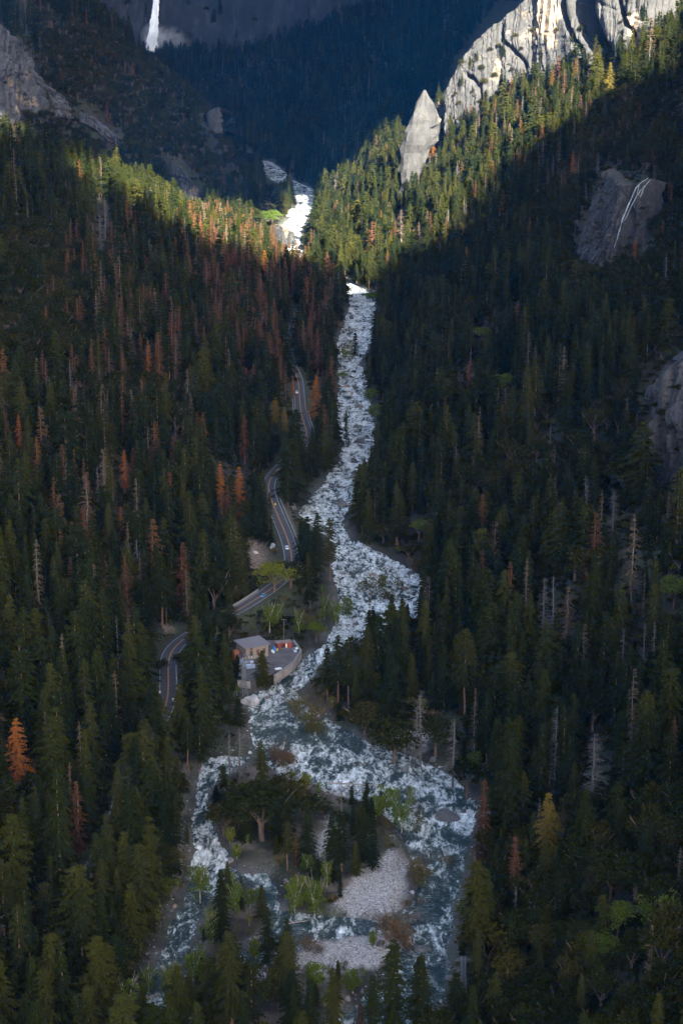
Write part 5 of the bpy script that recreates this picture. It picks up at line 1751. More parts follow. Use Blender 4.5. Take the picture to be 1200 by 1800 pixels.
M_ASPHALT = flat_mat('asphalt', (0.040, 0.041, 0.046), .85, vary=.3, scale=.35)
M_WHITE = flat_mat('white_road_paint', (0.30, 0.31, 0.33), .7, vary=.25)
M_YELLOW = flat_mat('yellow_road_paint', (0.40, 0.20, 0.05), .7, vary=.12)
M_STONE = granite_mat('wall_stone', (0.33, 0.29, 0.27), .2, 8.0)
M_CONC = flat_mat('concrete', (0.19, 0.18, 0.175), .85, vary=.2, scale=1)
M_STEEL = flat_mat('galvanised_steel', (0.13, 0.145, 0.16), .5, .3, .15)

W2 = 4.0
V, F = strip(ROAD, -W2, W2, 0.0)
road = link('road', mesh_from('road', V, [F], [M_ASPHALT]), label='two-lane mountain road winding along the left bank', kind='structure')
for o0, o1 in ((-.30, -.08), (.08, .30)):
    V, F = strip(ROAD, o0, o1, .03)
    link('centre_line', mesh_from('centre_line', V, [F], [M_YELLOW]), road)
for o0 in (-3.75, 3.35):
    V, F = strip(ROAD, o0, o0 + .26, .03)
    link('edge_line', mesh_from('edge_line', V, [F], [M_WHITE]), road)


def road_slice(py0, py1):
    px, py, _ = proj(ROAD)
    m = (py > min(py0, py1)) & (py < max(py0, py1)) & (ROAD[:, 1] > 500)
    return ROAD[m]


def parapet(py0, py1, off, h, label, step=1):
    P = road_slice(py0, py1)
    o = link('parapet_wall', None, None, tuple(P[0]), label, 'wall')
    A, _ = strip(P, off, off + .55, 0)
    n = len(P)
    for k in range(0, n - 1):
        q = [A[k], A[k + 1], A[n + k + 1], A[n + k]]
        gap = .04
        V = []
        for z in (-.6, h + RNG.uniform(-.03, .03)):
            for j, v in enumerate(q):
                f = gap / 4
                w = q[(1, 0, 3, 2)[j]]
                p = v * (1 - f) + w * f
                V.append((p[0] - P[0][0], p[1] - P[0][1], p[2] - P[0][2] + z))
        m = MB()
        m.add(V, [(0, 1, 2, 3), (7, 6, 5, 4), (1, 0, 4, 5), (2, 1, 5, 6), (3, 2, 6, 7), (0, 3, 7, 4)])
        m.build('wall_block', M_CONC, o)
    return o


parapet(876, 1002, 4.7, .75, 'pale stone parapet on the river side of the road curve')
parapet(722, 764, 4.7, .75, 'pale parapet beside the upper road above the rapids')
parapet(1036, 1070, -5.3, .7, 'pale wall on the hill side of the road where the car passes')
parapet(700, 722, -5.3, .6, 'short wall on the hill side of the upper road')


# ------------------------------------------------------------------ cars
def car(px, py, body, label, forward=True):
    g = np.argmin(np.hypot(proj(ROAD)[0] - px, (proj(ROAD)[1] - py)) + 1e4 * (ROAD[:, 1] < 500))
    P = ROAD[g]
    t = ROAD[min(g + 1, len(ROAD) - 1)] - ROAD[g - 1]
    a = math.atan2(t[1], t[0])
    side = 1.75 if forward else -1.75
    e = link('car', None, None, (P[0] + math.sin(a) * side, P[1] - math.cos(a) * side, P[2] + .02), label, 'car', 'cars on the road')
    e.rotation_euler = (0, 0, a if forward else a + math.pi)
    M = flat_mat('car_paint_' + str(int(px)), body, .3, .1, .05)
    G = flat_mat('car_glass_' + str(int(px)), (.02, .025, .03), .1, 0, .1)
    T = flat_mat('tyre_' + str(int(px)), (.02, .02, .02), .9)
    L = flat_mat('lamp_' + str(int(px)), (.45, .04, .03), .4)
    prof = [(-2.2, .35), (-2.25, .75), (-2.1, .98), (-1.2, 1.02), (1.0, .98), (2.0, .80), (2.2, .6), (2.15, .35)]
    m = MB()
    n = len(prof)
    Vv = [(x, -.9, z) for x, z in prof] + [(x, .9, z) for x, z in prof]
    m.add(Vv, [tuple(range(n)), tuple(range(2 * n - 1, n - 1, -1))] + [(k, n + k, n + (k + 1) % n, (k + 1) % n)[::-1] for k in range(n)])
    m.build('body', M, e)
    c = MB().box((-.25, 0, 1.235), (2.7, 1.62, .43), 0, (.72, .86))
    c.build('windows', G, e)
    MB().box((-.25, 0, 1.47), (1.92, 1.42, .05)).build('roof', M, e)
    for sx in (-1.35, 1.35):
        for sy in (-.82, .82):
            MB().tube((sx, sy - .11, .33), (sx, sy + .11, .33), .33, .33, 12).build('wheel', T, e)
    for sy in (-.62, .62):
        MB().box((-2.27, sy, .72), (.06, .36, .16)).build('tail_lamp', L, e)
        MB().box((2.2, sy, .66), (.06, .36, .14)).build('headlamp', M_WHITE, e)
    return e


car(503, 968, (.80, .82, .84), 'white car driving round the walled road curve', False)
car(457, 1046, (.10, .22, .36), 'blue car half hidden by trees near the road bend', True)
car(526, 692, (.72, .76, .80), 'small white car far up the road above the rapids', False)

# ------------------------------------------------------------------ yard, building, shed
Z0 = YARD_Z
V = np.array([(x, y, Z0) for x, y in YARD_W])
bmx = bmesh.new()
vs_ = [bmx.verts.new(v) for v in V]
fc = bmx.faces.new(vs_)
bmesh.ops.triangulate(bmx, faces=[fc])
bmesh.ops.recalc_face_normals(bmx, faces=bmx.faces[:])
me = bpy.data.meshes.new('yard')
bmx.to_mesh(me)
bmx.free()
if me.polygons[0].normal.z < 0:
    me.flip_normals()
me.materials.append(flat_mat('yard_paving', (.075, .068, .068), .9, vary=.45, scale=.18))
link('yard', me, label='paved yard beside the river', kind='structure')


def yard_pt(px, py):
    d = ray(px, py)
    # meet the plane z = Z0
    Y = (Z0 - CAM_Z) / d[2]
    return np.array([d[0] * Y, Y, Z0])


def stone_wall(pts, h0, h1, thick, label, rail=True):
    P = np.array([yard_pt(*p) for p in pts])
    e = link('stone_wall', None, None, tuple(P[0]), label, 'wall')
    rg = np.random.default_rng(3)
    cap = MB()
    for a, b in zip(P[:-1], P[1:]):
        L = np.linalg.norm(b - a)
        t = (b - a) / L
        nrm = np.array([t[1], -t[0], 0])
        rz = math.atan2(t[1], t[0])
        z = -h0
        row = 0
        while z < h1 - .05:
            hh = min(.62, h1 - z)
            s = -.3 if row % 2 else 0
            while s < L:
                w = rg.uniform(.9, 1.5)
                s0, s1 = max(s, 0), min(s + w, L)
                if s1 - s0 > .15:
                    c = a + t * (s0 + s1) / 2 - P[0]
                    MB().box((c[0], c[1], z + hh / 2), (s1 - s0 - .04, thick + rg.uniform(-.08, .12), hh - .04), rz).build('stone', M_STONE, e)
                s += w
            z += hh
            row += 1
        c = (a + b) / 2 - P[0]
        cap.box((c[0], c[1], h1 + .1), (L + .2, thick + .2, .2), rz)
    cap.build('coping', M_CONC, e)
    return e


stone_wall([(482, 1190), (500, 1178), (517, 1165), (529, 1146), (516, 1128)], 3.4, .75, .6, 'stone retaining wall with pale coping curving round the yard')
stone_wall([(418, 1197), (440, 1200)], 2.8, .3, .5, 'low stone wall below the electrical equipment')

M_CREAM = flat_mat('cream_render', (.19, .165, .135), .9, vary=.12, scale=.8)
M_ROOF = flat_mat('grey_metal_roof', (.14, .13, .14), .55, .1, .08, .4)
M_ORANGE_PAINT = flat_mat('orange_paint', (.17, .06, .025), .6, vary=.15)
M_RED_PAINT = flat_mat('red_paint', (.15, .022, .02), .6, vary=.2)
M_RED_BRIGHT = flat_mat('bright_red_paint', (.24, .04, .025), .6, vary=.15)
M_DARKIN = flat_mat('dark_glass', (.015, .015, .018), .3)
M_BLUE = flat_mat('blue_plastic', (.03, .16, .42), .5)
M_LTBLUE = flat_mat('pale_blue_enamel', (.42, .52, .66), .5, vary=.2)
M_YEL = flat_mat('yellow_plastic', (.60, .36, .05), .5)
M_WH = flat_mat('white_enamel', (.70, .71, .73), .5)
M_PORC = flat_mat('brown_porcelain', (.16, .07, .04), .35)


def house():
    c0 = yard_pt(432.5, 1161)                                # nearest corner
    u = np.array([math.cos(rad(32)), math.sin(rad(32)), 0])  # along the long front
    v = np.array([-u[1], u[0], 0])
    Lu, Lv, H = 11.6, 9.0, 5.6
    e = link('utility_building', None, None, tuple(c0), 'cream building with a grey metal roof and orange windows beside the yard', 'building')
    e.rotation_euler = (0, 0, rad(32))
    MB().box((Lu / 2, Lv / 2, H / 2 - .02), (Lu, Lv, H)).build('wall', M_CREAM, e)
    MB().box((Lu / 2, Lv / 2, .25), (Lu + .12, Lv + .12, .5)).build('plinth', M_CONC, e)
    m = MB()
    o, r = .9, .25
    zf, zb = H + .12, H + 1.15
    Pq = [(-o, -o, zf), (Lu + o, -o, zf), (Lu + o, Lv + o, zb), (-o, Lv + o, zb)]
    m.add([*Pq, *[(a, b, c + r) for a, b, c in Pq]], [(3, 2, 1, 0), (4, 5, 6, 7), (0, 1, 5, 4), (1, 2, 6, 5), (2, 3, 7, 6), (3, 0, 4, 7)])
    roof = m.build('roof', M_ROOF, e)
    for k in range(14):                                       # standing seams
        x = -o + .45 + k * (Lu + 2 * o - .9) / 13
        m = MB()
        m.tube((x, -o, zf + r + .03), (x, Lv + o, zb + r + .03), .035, .035, 4)
        m.build('roof_seam', M_ROOF, roof)
    m = MB()
    m.add([(0, 0, H), (0, Lv, H), (0, Lv, zb - .05), (Lu, 0, H), (Lu, Lv, H), (Lu, Lv, zb - .05)], [(0, 1, 2), (3, 5, 4), (1, 4, 5, 2)])
    m.build('gable', M_CREAM, e)

    def opening(name, side, s, z, w, h, mullions=True):
        def P(a, d):
            return (a, -d, z) if side == 'front' else (-d, a, z)
        rz = 0 if side == 'front' else math.pi / 2
        f = MB()
        for ds, dz, ww, hh in ((-w / 2, 0, .18, h + .18), (w / 2, 0, .18, h + .18), (0, -h / 2, w - .18, .18), (0, h / 2, w - .18, .18)):
            q = P(s + ds, .05)
            f.box((q[0], q[1], z + dz), (ww, .14, hh), rz)
        fo = f.build(name, M_ORANGE_PAINT, e)
        g = MB()
        q = P(s, .02)
        g.box((q[0], q[1], z), (w - .18, .06, h - .18), rz)
        g.build('pane', M_DARKIN, fo)
        if mullions:
            for ds, dz, ww, hh in ((0, 0, .10, h - .2), (0, h * .18, w - .2, .10)):
                b = MB()
                q = P(s + ds, .07)
                b.box((q[0], q[1], z + dz), (ww, .06, hh), rz)
                b.build('mullion', M_ORANGE_PAINT, fo)
        return fo
    opening('window', 'front', 2.8, 2.9, 1.3, 2.4)
    opening('window', 'front', 6.2, 2.9, 1.3, 2.4)
    opening('window', 'front', 9.4, 2.9, 1.3, 2.4)
    opening('upper_window', 'front', 2.8, 5.0, 1.2, .8, False)
    opening('door', 'side', 3.6, 1.75, 1.3, 2.9)
    opening('window', 'side', 6.6, 3.2, 1.1, 1.8)


house()


def shed():
    a = yard_pt(487, 1141)
    b = yard_pt(513, 1138.5)
    L = float(np.linalg.norm(b - a))
    e = link('red_shed', None, None, tuple(a), 'small red shed with its doors standing open at the back of the yard', 'shed')
    e.rotation_euler = (0, 0, math.atan2(b[1] - a[1], b[0] - a[0]))
    h, d = 2.7, 3.2
    for name, c, s in (('back_wall', (L / 2, d, h / 2), (L, .15, h)), ('side_wall', (.075, d / 2, h / 2), (.15, d - .16, h)), ('side_wall', (L - .075, d / 2, h / 2), (.15, d - .16, h)),
                       ('front_panel', (.95, 0, h / 2), (1.9, .15, h)), ('front_panel', (L - .9, 0, h / 2), (1.8, .15, h)), ('lintel', (L / 2, .01, h - .2), (L - 3.7, .12, .4))):
        MB().box(c, s).build(name, M_RED_PAINT, e)
    MB().box((L / 2, d / 2, h + .12), (L + .6, d + .8, .2)).build('roof', flat_mat('rusty_roof', (.16, .12, .11), .8), e)
    MB().box((L - 1.0, -.18, 1.2), (1.75, .12, 2.35)).build('door', M_RED_BRIGHT, e)
    MB().box((1.0, -.18, 1.2), (1.6, .12, 2.35)).build('door', M_RED_PAINT, e)
    MB().box((L / 2, .35, .06), (L - 3.9, .6, .12)).build('threshold', M_CONC, e)
    p = np.array([L - 2.55, .5, 0])
    c, s = math.cos(e.rotation_euler.z), math.sin(e.rotation_euler.z)
    w = a + np.array([p[0] * c - p[1] * s, p[0] * s + p[1] * c, .14])
    q = link('cabinet', None, None, tuple(w), 'cream cabinet standing in the open doorway of the red shed', 'cabinet')
    q.rotation_euler = e.rotation_euler
    MB().box((0, 0, 1.0), (.85, .5, 2.0)).build('case', flat_mat('cream_enamel', (.62, .48, .34), .5), q)
    MB().box((0, -.27, 1.0), (.75, .04, 1.85)).build('door', flat_mat('cream_door', (.66, .52, .38), .5), q)


shed()


def barrel(px, py, mat, label, h=.95, r=.32):
    p = yard_pt(px, py)
    e = link('barrel', None, None, tuple(p), label, 'barrel', 'barrels in the yard')
    m = MB()
    zs = [0, .03, .3, .33, .62, .65, .92, .95]
    rs = [.93, 1, 1, 1.05, 1.05, 1, 1, .93]
    for k in range(7):
        m.tube((0, 0, zs[k] * h), (0, 0, zs[k + 1] * h), r * rs[k], r * rs[k + 1], 14)
    m.build('drum', mat, e)
    MB().tube((0, 0, h * .955), (0, 0, h * .99), r * .86, r * .86, 14).build('lid', mat, e)


barrel(481.5, 1143.5, M_BLUE, 'blue barrel furthest left in the yard', 1.3, .5)
barrel(484, 1145.0, M_BLUE, 'blue barrel in front of the first blue one', 1.2, .5)
barrel(482.5, 1140.5, M_BLUE, 'blue barrel at the back by the fir branches', 1.3, .5)
barrel(487, 1144, M_YEL, 'yellow barrel beside the blue barrels', 1.1, .45)
barrel(481, 1148, M_WH, 'white barrel in front of the blue barrels', 1.0, .4)
barrel(478.5, 1146, M_WH, 'white barrel left of the blue barrels', 1.0, .45)


def crate(px, py, mat, label, s=(1.4, 1.0, .9), rz=.4):
    p = yard_pt(px, py)
    e = link('storage_box', None, None, tuple(p), label, 'box')
    e.rotation_euler = (0, 0, rz)
    MB().box((0, 0, s[2] / 2), s).build('body', mat, e)
    MB().box((0, 0, s[2] + .04), (s[0] + .08, s[1] + .08, .08)).build('lid', mat, e)
    for k in (-.3, .3):
        MB().box((k * s[0], -s[1] / 2 - .02, s[2] / 2), (.08, .05, s[2] * .9)).build('batten', mat, e)


crate(516, 1142, M_STEEL, 'grey box by the river wall of the yard')
crate(519, 1146, M_LTBLUE, 'pale blue box on the ground by the river wall', (1.2, .9, .7))
crate(521, 1141, M_WH, 'white box in the corner of the river wall', (1.0, .8, .7))
crate(414.5, 1160, M_ORANGE_PAINT, 'tall orange container beside the cream building', (2.2, 2.2, 4.6), rad(32))
crate(489, 1176, M_WH, 'low pale slab at the front of the yard', (2.8, 1.6, .3), .5)


def transformer(px, py, label, s=1.0):
    p = yard_pt(px, py)
    e = link('transformer', None, None, tuple(p), label, 'transformer', 'electrical equipment in front of the building')
    e.rotation_euler = (0, 0, rad(32))
    MB().box((0, 0, 1.0 * s), (1.9 * s, 1.2 * s, 1.9 * s)).build('tank', M_LTBLUE, e)
    for k in range(6):
        MB().box(((-.75 + .3 * k) * s, -.76 * s, 1.0 * s), (.07, .3 * s, 1.5 * s)).build('cooling_fin', M_LTBLUE, e)
    MB().tube((-.9 * s, .3 * s, 2.25 * s), (.7 * s, .3 * s, 2.25 * s), .22 * s, .22 * s, 10).build('conservator', M_STEEL, e)
    for k in (-.5, 0, .5):
        m = MB()
        for j in range(4):
            z = (1.98 + .2 * j) * s
            m.tube((k * s, -.2 * s, z), (k * s, -.2 * s, z + .1 * s), .13 * s, .11 * s, 8)
            m.tube((k * s, -.2 * s, z + .1 * s), (k * s, -.2 * s, z + .2 * s), .07 * s, .07 * s, 8)
        m.build('bushing', M_PORC, e)


transformer(431, 1171, 'largest pale blue transformer in front of the building', 1.25)
transformer(437.5, 1175, 'pale blue transformer nearest the river', 1.05)
transformer(441, 1169, 'pale blue transformer by the orange windows', 1.05)
transformer(425, 1166, 'pale transformer under the side door', .9)
transformer(445, 1174, 'pale blue transformer beside the dark round tree', .9)


def gantry():
    p = yard_pt(424, 1176)
    e = link('steel_gantry', None, None, tuple(p), 'pale steel gantry over the electrical equipment', 'gantry')
    e.rotation_euler = (0, 0, rad(32))
    for x in (0, 3.2, 6.4):
        for y in (0, 3.0):
            MB().box((x, y, 2.6), (.14, .14, 5.2)).build('post', M_STEEL, e)
    for y in (0, 3.0):
        MB().box((3.2, y, 5.27), (6.8, .14, .14)).build('beam', M_STEEL, e)
    for x in (0, 3.2, 6.4):
        MB().box((x, 1.5, 5.41), (.14, 3.2, .14)).build('beam', M_STEEL, e)
    for x in (1.0, 2.2, 4.2, 5.4):
        MB().tube((x, 0, 5.2), (x, 0, 4.3), .11, .11, 8).build('insulator', M_WH, e)


gantry()


# ------------------------------------------------------------------ pylons, poles, signs
def pylon(P, H, wb, wt, arms, label, rz=.15, body_mat=None):
    """four-legged lattice tower with cross-arms and hanging insulators"""
    bm_ = body_mat or M_STEEL
    e = link('lattice_pylon', None, None, tuple(P), label, 'pylon')
    e.rotation_euler = (0, 0, rz)
    knee = .62
    def w(t):
        return wb + (wt - wb) * min(1, t / knee)
    for sx in (-1, 1):
        for sy in (-1, 1):
            m = MB()
            m.tube((sx * w(0) / 2, sy * w(0) / 2, -.4), (sx * wt / 2, sy * wt / 2, H * knee), .13, .11, 4)
            m.tube((sx * wt / 2, sy * wt / 2, H * knee), (sx * wt / 2, sy * wt / 2, H), .11, .10, 4)
            m.build('leg', bm_, e)
    lv = [0, .14, .27, .38, .48, .56, .62, .72, .82, .91, 1.0]
    for t0, t1 in zip(lv[:-1], lv[1:]):
        m = MB()
        for k in range(4):
            c = [(-1, -1), (1, -1), (1, 1), (-1, 1)]
            (ax, ay), (bx_, by) = c[k], c[(k + 1) % 4]
            a0, b0 = w(t0) / 2, w(t1) / 2
            m.tube((ax * a0, ay * a0, t0 * H), (bx_ * b0, by * b0, t1 * H), .055, .055, 4)
            m.tube((bx_ * a0, by * a0, t0 * H), (ax * b0, ay * b0, t1 * H), .055, .055, 4)
            m.tube((ax * b0, ay * b0, t1 * H), (bx_ * b0, by * b0, t1 * H), .06, .06, 4)
        m.build('bracing', bm_, e)
    for (t, l, sd) in arms:
        m = MB()
        z = t * H
        for sy in (-1, 1):
            m.tube((sd * wt / 2, sy * wt / 2, z), (sd * (wt / 2 + l), 0, z + .35), .08, .06, 4)
            m.tube((sd * wt / 2, sy * wt / 2, z + H * .085), (sd * (wt / 2 + l), 0, z + .35), .06, .05, 4)
        ar = m.build('cross_arm', bm_, e)
        m = MB()
        for j in range(4):
            m.tube((sd * (wt / 2 + l), 0, z + .30 - .16 * j), (sd * (wt / 2 + l), 0, z + .16 - .16 * j), .16, .09, 8)
        m.build('insulator', M_ORANGE_PAINT, ar)
    return e


g = ground_at(813, 1752)
pylon(g, 13.5, 2.6, 1.25, [(.90, 1.9, -1), (.90, 1.9, 1), (.70, 2.5, -1)], 'grey lattice pylon with orange insulators standing among firs at the lower right', .1)
g = ground_at(429, 1222)
pylon(g, 15.5, 2.6, 1.1, [(.92, 1.6, -1), (.92, 1.6, 1), (.8, 1.6, -1)], 'pale lattice pylon on the bank in front of the electrical equipment', .5)


def pole(px, py, hpx, label, arm=True, lean=0):
    P = ground_at(px, py)
    zc = proj(P)[2]
    h = hpx * zc / FPX / .95
    e = link('utility_pole', None, None, tuple(P), label, 'pole')
    m = MB()
    m.tube((0, 0, -.5), (lean, 0, h), .20, .13, 8)
    m.build('mast', M_BARK_RED, e)
    if arm:
        MB().box((lean, -.2, h - .5), (2.0, .12, .14)).build('cross_arm', M_BARK_RED, e)
        for k in (-.85, .85, 0):
            MB().tube((lean + k, -.2, h - .42), (lean + k, -.2, h - .12), .07, .05, 6).build('insulator', M_WH, e)


pole(293, 1101, 36, 'brown utility pole on the clearing above the road bend')
pole(499, 1128, 40, 'utility pole behind the red shed')


def sign(px, py, shape, mat, label):
    P = ground_at(px, py)
    e = link('road_sign', None, None, tuple(P), label, 'road sign')
    MB().tube((0, .06, -.3), (0, .06, 2.6), .05, .05, 6).build('post', M_STEEL, e)
    m = MB()
    if shape == 'diamond':
        q = [(0, -.65), (.65, 0), (0, .65), (-.65, 0)]
        m.add([(a, 0, 2.3 + b) for a, b in q] + [(a, .04, 2.3 + b) for a, b in q], [(0, 1, 2, 3), (7, 6, 5, 4)] + [(k, k + 4, (k + 1) % 4 + 4, (k + 1) % 4) for k in range(4)])
    else:
        m.box((0, 0, 2.2), (.9, .04, 1.0))
    m.build('plate', mat, e)


sign(484, 893, 'diamond', M_YEL, 'yellow diamond sign on the verge at the start of the road curve')
sign(305, 1238, 'plate', M_WH, 'white plate sign at the inside of the lower road bend')
sign(281, 1225, 'plate', M_WH, 'white plate sign on the hill side of the lower road bend')
# ------------------------------------------------------------------ single trees that the photograph lets one name
def tree_at(kind, px, py, hpx, label, cat='tree', wide=1.0, shape=0, group=None, lift=0, name=None, rz=None):
    if py < 1790:
        P = ground_at(px, py)
    else:
        x, Y = on_river(px, py)
        P = np.array([x, Y, ground_z(x, Y)])
    zc = proj(P)[2]
    dep = math.atan2(CAM_Z - P[2], P[1])
    h = hpx * zc / FPX / math.cos(dep)
    return plant(kind, P - np.array([0, 0, .3 - lift]), h, RNG.uniform(0, 6.28) if rz is None else rz, shape, label, cat, group, wide, name)


for kind, px, py, hpx, wide, shp, lab in NAMED:
    tree_at(kind, px, py, hpx, lab, 'shrub' if 'shrub' in kind else 'tree', wide, shp)


# ------------------------------------------------------------------ the rest of the forest: the largest as single trees, the others as masses
LANDMARKS = [(33, 1320, 'big orange fir at the left edge'), (220, 830, 'slim orange fir'), (405, 860, 'pair of orange-red firs'), (556, 700, 'tall orange fir by the rapids'), (525, 690, 'upper road'),
             (512, 950, 'walled road curve'), (295, 1180, 'lower road bend'), (447, 1140, 'cream building'), (500, 1133, 'red shed'), (550, 960, 'tall firs at the wide rapids'), (670, 1040, 'islet in the rapids'),
             (460, 1420, 'oaks of the wooded island'), (553, 1580, 'largest bright green tree'), (650, 1560, 'upper gravel bar'), (620, 1680, 'lower gravel bar'), (812, 1710, 'grey lattice pylon'), (960, 1450, 'yellowing fir'),
             (1040, 1370, 'big bleached snag'), (797, 1320, 'silver drooping snag'), (738, 1280, 'bare grey snag at the bank'), (952, 1070, 'snag with curved pale limbs'), (1107, 1000, 'tall greyish dead fir'),
             (1075, 910, 'pale spiky snag'), (1170, 720, 'grey granite dome'), (1070, 380, 'dark leaning slab'), (740, 240, 'granite spire'), (930, 100, 'great sunlit cliff'), (1068, 140, 'golden fir under the cliff'),
             (800, 335, 'silvery dead fir'), (705, 400, 'pinkish grey dead fir'), (309, 760, 'white bare pole'), (187, 390, 'tall silvery snag'), (430, 600, 'stand of red firs'), (345, 515, 'broad rusty red fir'),
             (36, 770, 'half-bare orange fir'), (40, 140, 'left granite cliff'), (130, 300, 'sunlit white snags'), (204, 1015, 'dark square rock face'), (192, 1160, 'white boulder face'), (293, 1082, 'brown utility pole'),
             (390, 1600, 'slender fir between channels'), (408, 1730, 'large dark bottom pine'), (690, 1730, 'tall dark bottom pine'), (1084, 1615, 'yellow-green oak top'), (1165, 1755, 'bright oak in the corner'),
             (1182, 1035, 'bright oak at the right edge'), (909, 545, 'small bright orange fir'), (823, 660, 'orange fir by a pale snag'), (1093, 1140, 'white curved snag'), (510, 1170, 'yard wall'), (605, 1180, 'inner bend pines'),
             (616, 600, 'upper islet'), (640, 525, 'head of the upper rapids'), (262, 640, 'faded tan fir'), (1020, 815, 'fractured rock knob'), (345, 1500, 'white left channel'), (225, 1740, 'lower left bank trees'),
             (490, 720, 'yellowing pair of firs'), (655, 720, 'low green thicket'), (760, 950, 'olive-yellow oak'), (965, 780, 'orange-grey bare trunk'), (842, 1140, 'pale thin pole'), (208, 1130, 'thin bare trunk'),
             (330, 320, 'white outcrop'), (478, 385, 'round yellow-green oak'), (820, 1380, 'dark oak by the silver snag'), (885, 675, 'yellow-green oak thicket'), (1198, 190, 'purple-grey fir at the right edge')]
ORD = ['nearest', 'second', 'third', 'fourth', 'fifth', 'sixth', 'seventh', 'eighth', 'ninth', 'tenth', 'eleventh', 'twelfth', 'thirteenth', 'fourteenth', 'fifteenth', 'sixteenth', 'seventeenth', 'eighteenth', 'nineteenth', 'twentieth']
PENDING = {}


def queue_label(o, look, px, py):
    """each tree is told by its nearest landmark, the side it stands on and its order from there"""
    best = min(LANDMARKS, key=lambda m: math.hypot(m[0] - px, m[1] - py))
    dx, dy = px - best[0], py - best[1]
    side = ('to the right of' if dx > 0 else 'to the left of') if abs(dx) > abs(dy) else ('below' if dy > 0 else 'above')
    PENDING.setdefault((look, side, best[2]), []).append((math.hypot(dx, dy), o))


def settle_labels():
    for (look, side, mark), v in PENDING.items():
        v.sort(key=lambda q: q[0])
        for i, (d, o) in enumerate(v):
            w = ORD[i] if i < len(ORD) else 'farthest' if i == len(v) - 1 else 'far (%d from it)' % (i + 1)
            o['label'] = '%s %s %s the %s' % ((w if len(v) > 1 else 'only'), look, side, mark)


LOOK = {'fir_tree': ('dark green fir', 'fir'), 'pine_tree': ('open-crowned green pine', 'pine'), 'browned_tree': ('red-brown dying fir', 'fir'), 'greyed_tree': ('grey-brown dead fir', 'dead tree'), 'dead_tree': ('bare bleached snag', 'dead tree'), 'oak_tree': ('round dark oak', 'oak')}


def forest():
    F = FOREST
    names = ['fir_tree', 'pine_tree', 'browned_tree', 'greyed_tree', 'dead_tree', 'oak_tree']
    left = {'fir_tree': 250, 'pine_tree': 250, 'browned_tree': 255, 'greyed_tree': 240, 'dead_tree': 210, 'oak_tree': 270}
    for k, nm in enumerate(names):
        m = np.nonzero(F['k'] == k)[0]
        K = KINDS[nm]
        size = F['h'][m] / F['zc'][m]
        tip = F['py'][m] - F['h'][m] * FPX / F['zc'][m]
        infr = (F['px'][m] > 4) & (F['px'][m] < 1196) & (tip < 1780) & (tip > -10)
        order = np.argsort(-size * infr)
        big = m[order[:left[nm]]]
        rest = m[order[left[nm]:]]
        look, cat = LOOK[nm]
        for i in big:
            px, py = F['px'][i], F['py'][i]
            hp = F['h'][i] * FPX / F['zc'][i]
            o = plant(nm, F['P'][i] - [0, 0, .4], F['h'][i], RNG.uniform(0, 6.28), int(RNG.integers(0, len(K.shapes))), look, cat, look + 's of the valley forest', RNG.uniform(.66, 1.15))
            queue_label(o, look, px, py - hp * .6)
        vi = RNG.integers(0, len(K.shapes), len(rest))
        sc = F['h'][rest] / np.array([q[0] for q in K.shapes])[vi]
        mass(nm.replace('_tree', '_forest'), [q[3] for q in K.shapes], F['P'][rest] - [0, 0, .4], RNG.uniform(0, 6.28, len(rest)), sc, sc * RNG.uniform(.66, 1.15, len(rest)), vi,
             'distant ' + look + 's covering the valley slopes')


forest()


def dome_bushes():
    for nm_, lst in (('granite_cliff.001', [(1070, 300), (1100, 316), (1118, 340), (1128, 372), (1120, 400), (1058, 330), (1030, 430), (1048, 400), (1090, 440), (1105, 425), (1012, 450)]),
                     ('granite_cliff.002', [(1150, 720), (1160, 735), (1172, 715), (1166, 728), (1190, 690), (1140, 700), (1180, 760), (1158, 800), (1192, 800), (1128, 720), (1175, 642)]),
                     ('granite_cliff.003', [(20, 60), (34, 84), (10, 90), (52, 130), (66, 150), (30, 140), (8, 150), (88, 180), (100, 186), (44, 170)])):
        for k, (px, py) in enumerate(lst):
            P = on_mesh(bpy.data.objects[nm_], px, py)
            if P is None:
                continue
            t = plant('oak_tree', P + np.array([0, .6, -1.0]), RNG.uniform(3.5, 7), RNG.uniform(0, 6.28), k, 'oak', 'oak', 'small oaks clinging to bare rock', 1.1)
            queue_label(t, 'small oak clinging to rock', px, py)


def cliff_bushes():
    """oaks and young firs rooted on the ledges of the great cliff"""
    o = bpy.data.objects['granite_cliff']
    lst = [(838, 108), (845, 128), (862, 96), (876, 86), (884, 100), (893, 118), (850, 152), (830, 170), (812, 150), (905, 70), (915, 92), (868, 140), (880, 150), (935, 62), (960, 78), (978, 60),
           (826, 120), (806, 190), (840, 186), (900, 132), (1005, 76), (1022, 60), (1090, 46), (1105, 30), (1130, 34), (1092, 75), (1010, 100), (950, 100), (925, 110), (812, 118), (800, 170)]
    for k, (px, py) in enumerate(lst):
        P = on_mesh(o, px, py)
        if P is None:
            continue
        nm = 'oak_tree' if k % 4 else 'fir_tree'
        h = RNG.uniform(6, 11) if k % 4 else RNG.uniform(12, 20)
        t = plant(nm, P + np.array([0, .8, -1.2]), h, RNG.uniform(0, 6.28), k, 'oak', 'oak' if k % 4 else 'fir', 'small trees on the ledges of the great cliff', 1.0)
        queue_label(t, 'ledge oak' if k % 4 else 'ledge fir', px, py)


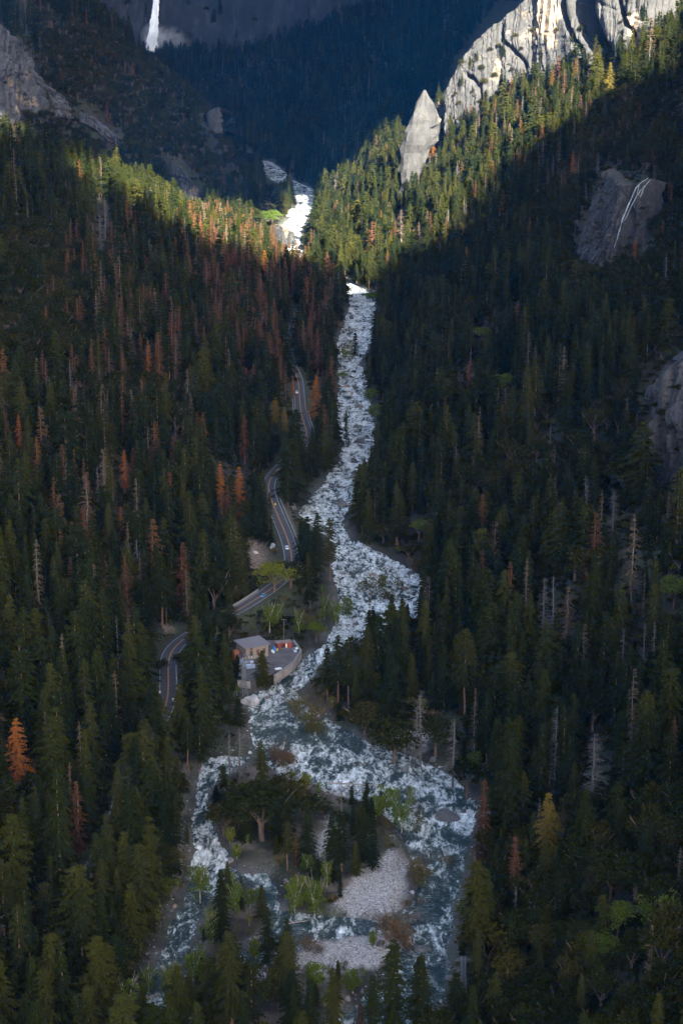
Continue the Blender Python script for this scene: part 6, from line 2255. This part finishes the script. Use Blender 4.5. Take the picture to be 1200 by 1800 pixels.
def riverside():
    """fresh broadleaf saplings, willows and bare bushes on the island and banks"""
    n = 0
    tries = 0
    while n < 230 and tries < 6000:
        tries += 1
        py = RNG.uniform(1000, 1790)
        px = RNG.uniform(170, 860)
        x, Y = on_river(px, py)
        s = float(bank(np.array([x]), np.array([Y]))[0])
        if not -16 < s < -1.5 or inside(px, py, YARD) or any(inside(px, py, q) for q in GRAVEL):
            continue
        L, R = np.interp(Y, fY, fL), np.interp(Y, fY, fR)
        if not (L - 3 < x < R + 4):
            continue
        if any(inside(px, py - d, q) for q in CLEAR[3:5] + CLEAR[6:13] for d in (0, 12)):
            continue
        u = RNG.random()
        nm, look, cat, h = (('leafy_tree', 'fresh green sapling', 'tree', RNG.uniform(3.5, 9)) if u < .36 else ('willow_shrub', 'olive willow bush', 'shrub', RNG.uniform(2.5, 5)) if u < .62
                            else ('bare_shrub', 'reddish bare bush', 'shrub', RNG.uniform(1.2, 3)) if u < .80 else ('fir_tree', 'young dark fir', 'tree', RNG.uniform(5, 14)))
        o = plant(nm, (x, Y, ground_z(x, Y) - .2), h, RNG.uniform(0, 6.28), int(RNG.integers(0, 8)), look, cat, 'bushes and saplings by the river', RNG.uniform(.9, 1.4))
        queue_label(o, look, px, py - h * 2)
        n += 1
    print('riverside', n)


riverside()
dome_bushes()
cliff_bushes()
for o_, lk, bx, by in LATER:
    queue_label(o_, lk, bx, by)
settle_labels()


def undergrowth():
    pts = []
    for y0, y1, sp in ((428, 800, 3.4), (800, 1300, 4.4), (1300, 1700, 6.0), (1700, 2600, 5.0)):
        n = int((y1 - y0) * (0.42 * (y0 + y1) / 2) / sp ** 2)
        Y = RNG.uniform(y0, y1, n)
        x = RNG.uniform(-.205, .205, n) * Y
        pts.append(np.stack([x, Y], 1))
    x, Y = np.concatenate(pts).T
    z = height(x, Y)
    px, py, zc = proj(np.stack([x, Y, z], 1))
    s = bank(x, Y)
    ok = (s < -4.5) & ~inside(x, Y, YARD_W)
    m = (Y < 1700) & (x < 40)
    rd = np.full(len(x), 1e3)
    rd[m] = seg_dist(x[m], Y[m], ROAD[::3])[0]
    ok &= rd > 7.5
    for q in GRAVEL + TALUS:
        ok &= ~inside(px, py, q)
    L, R = np.interp(Y, fY, fL), np.interp(Y, fY, fR)
    fl = (x > L) & (x < R) & (Y < 760)
    ok &= ~fl | (fbm(x / 9, Y / 9, 201, 3) > .25)
    e = 3.0
    st = np.hypot((height(x + e, Y) - height(x - e, Y)) / (2 * e), (height(x, Y + e) - height(x, Y - e)) / (2 * e))
    ok &= (st < 1.0) | (RNG.random(len(x)) < .12)
    P = np.stack([x, Y, z], 1)[ok]
    var = []
    for q, mt in enumerate((M_OAK, M_OAK, M_FIR, M_OAK, M_TWIG, M_WILLOW)):
        V, F = blob_crown(1.5, 1.7, -.3, 7, 18, 500 + q, .38, .5, .8, .5)
        var.append(mesh_from('bush', V, [F], [mt]))
    sc = np.clip(RNG.lognormal(-.05, .45, len(P)), .4, 2.6)
    mass('undergrowth', var, P, RNG.uniform(0, 6.28, len(P)), sc, sc * RNG.uniform(.9, 1.5, len(P)), RNG.choice(6, len(P), p=[.3, .22, .16, .2, .05, .07]), 'low brush between the trees')
    print('undergrowth', len(P))


undergrowth()
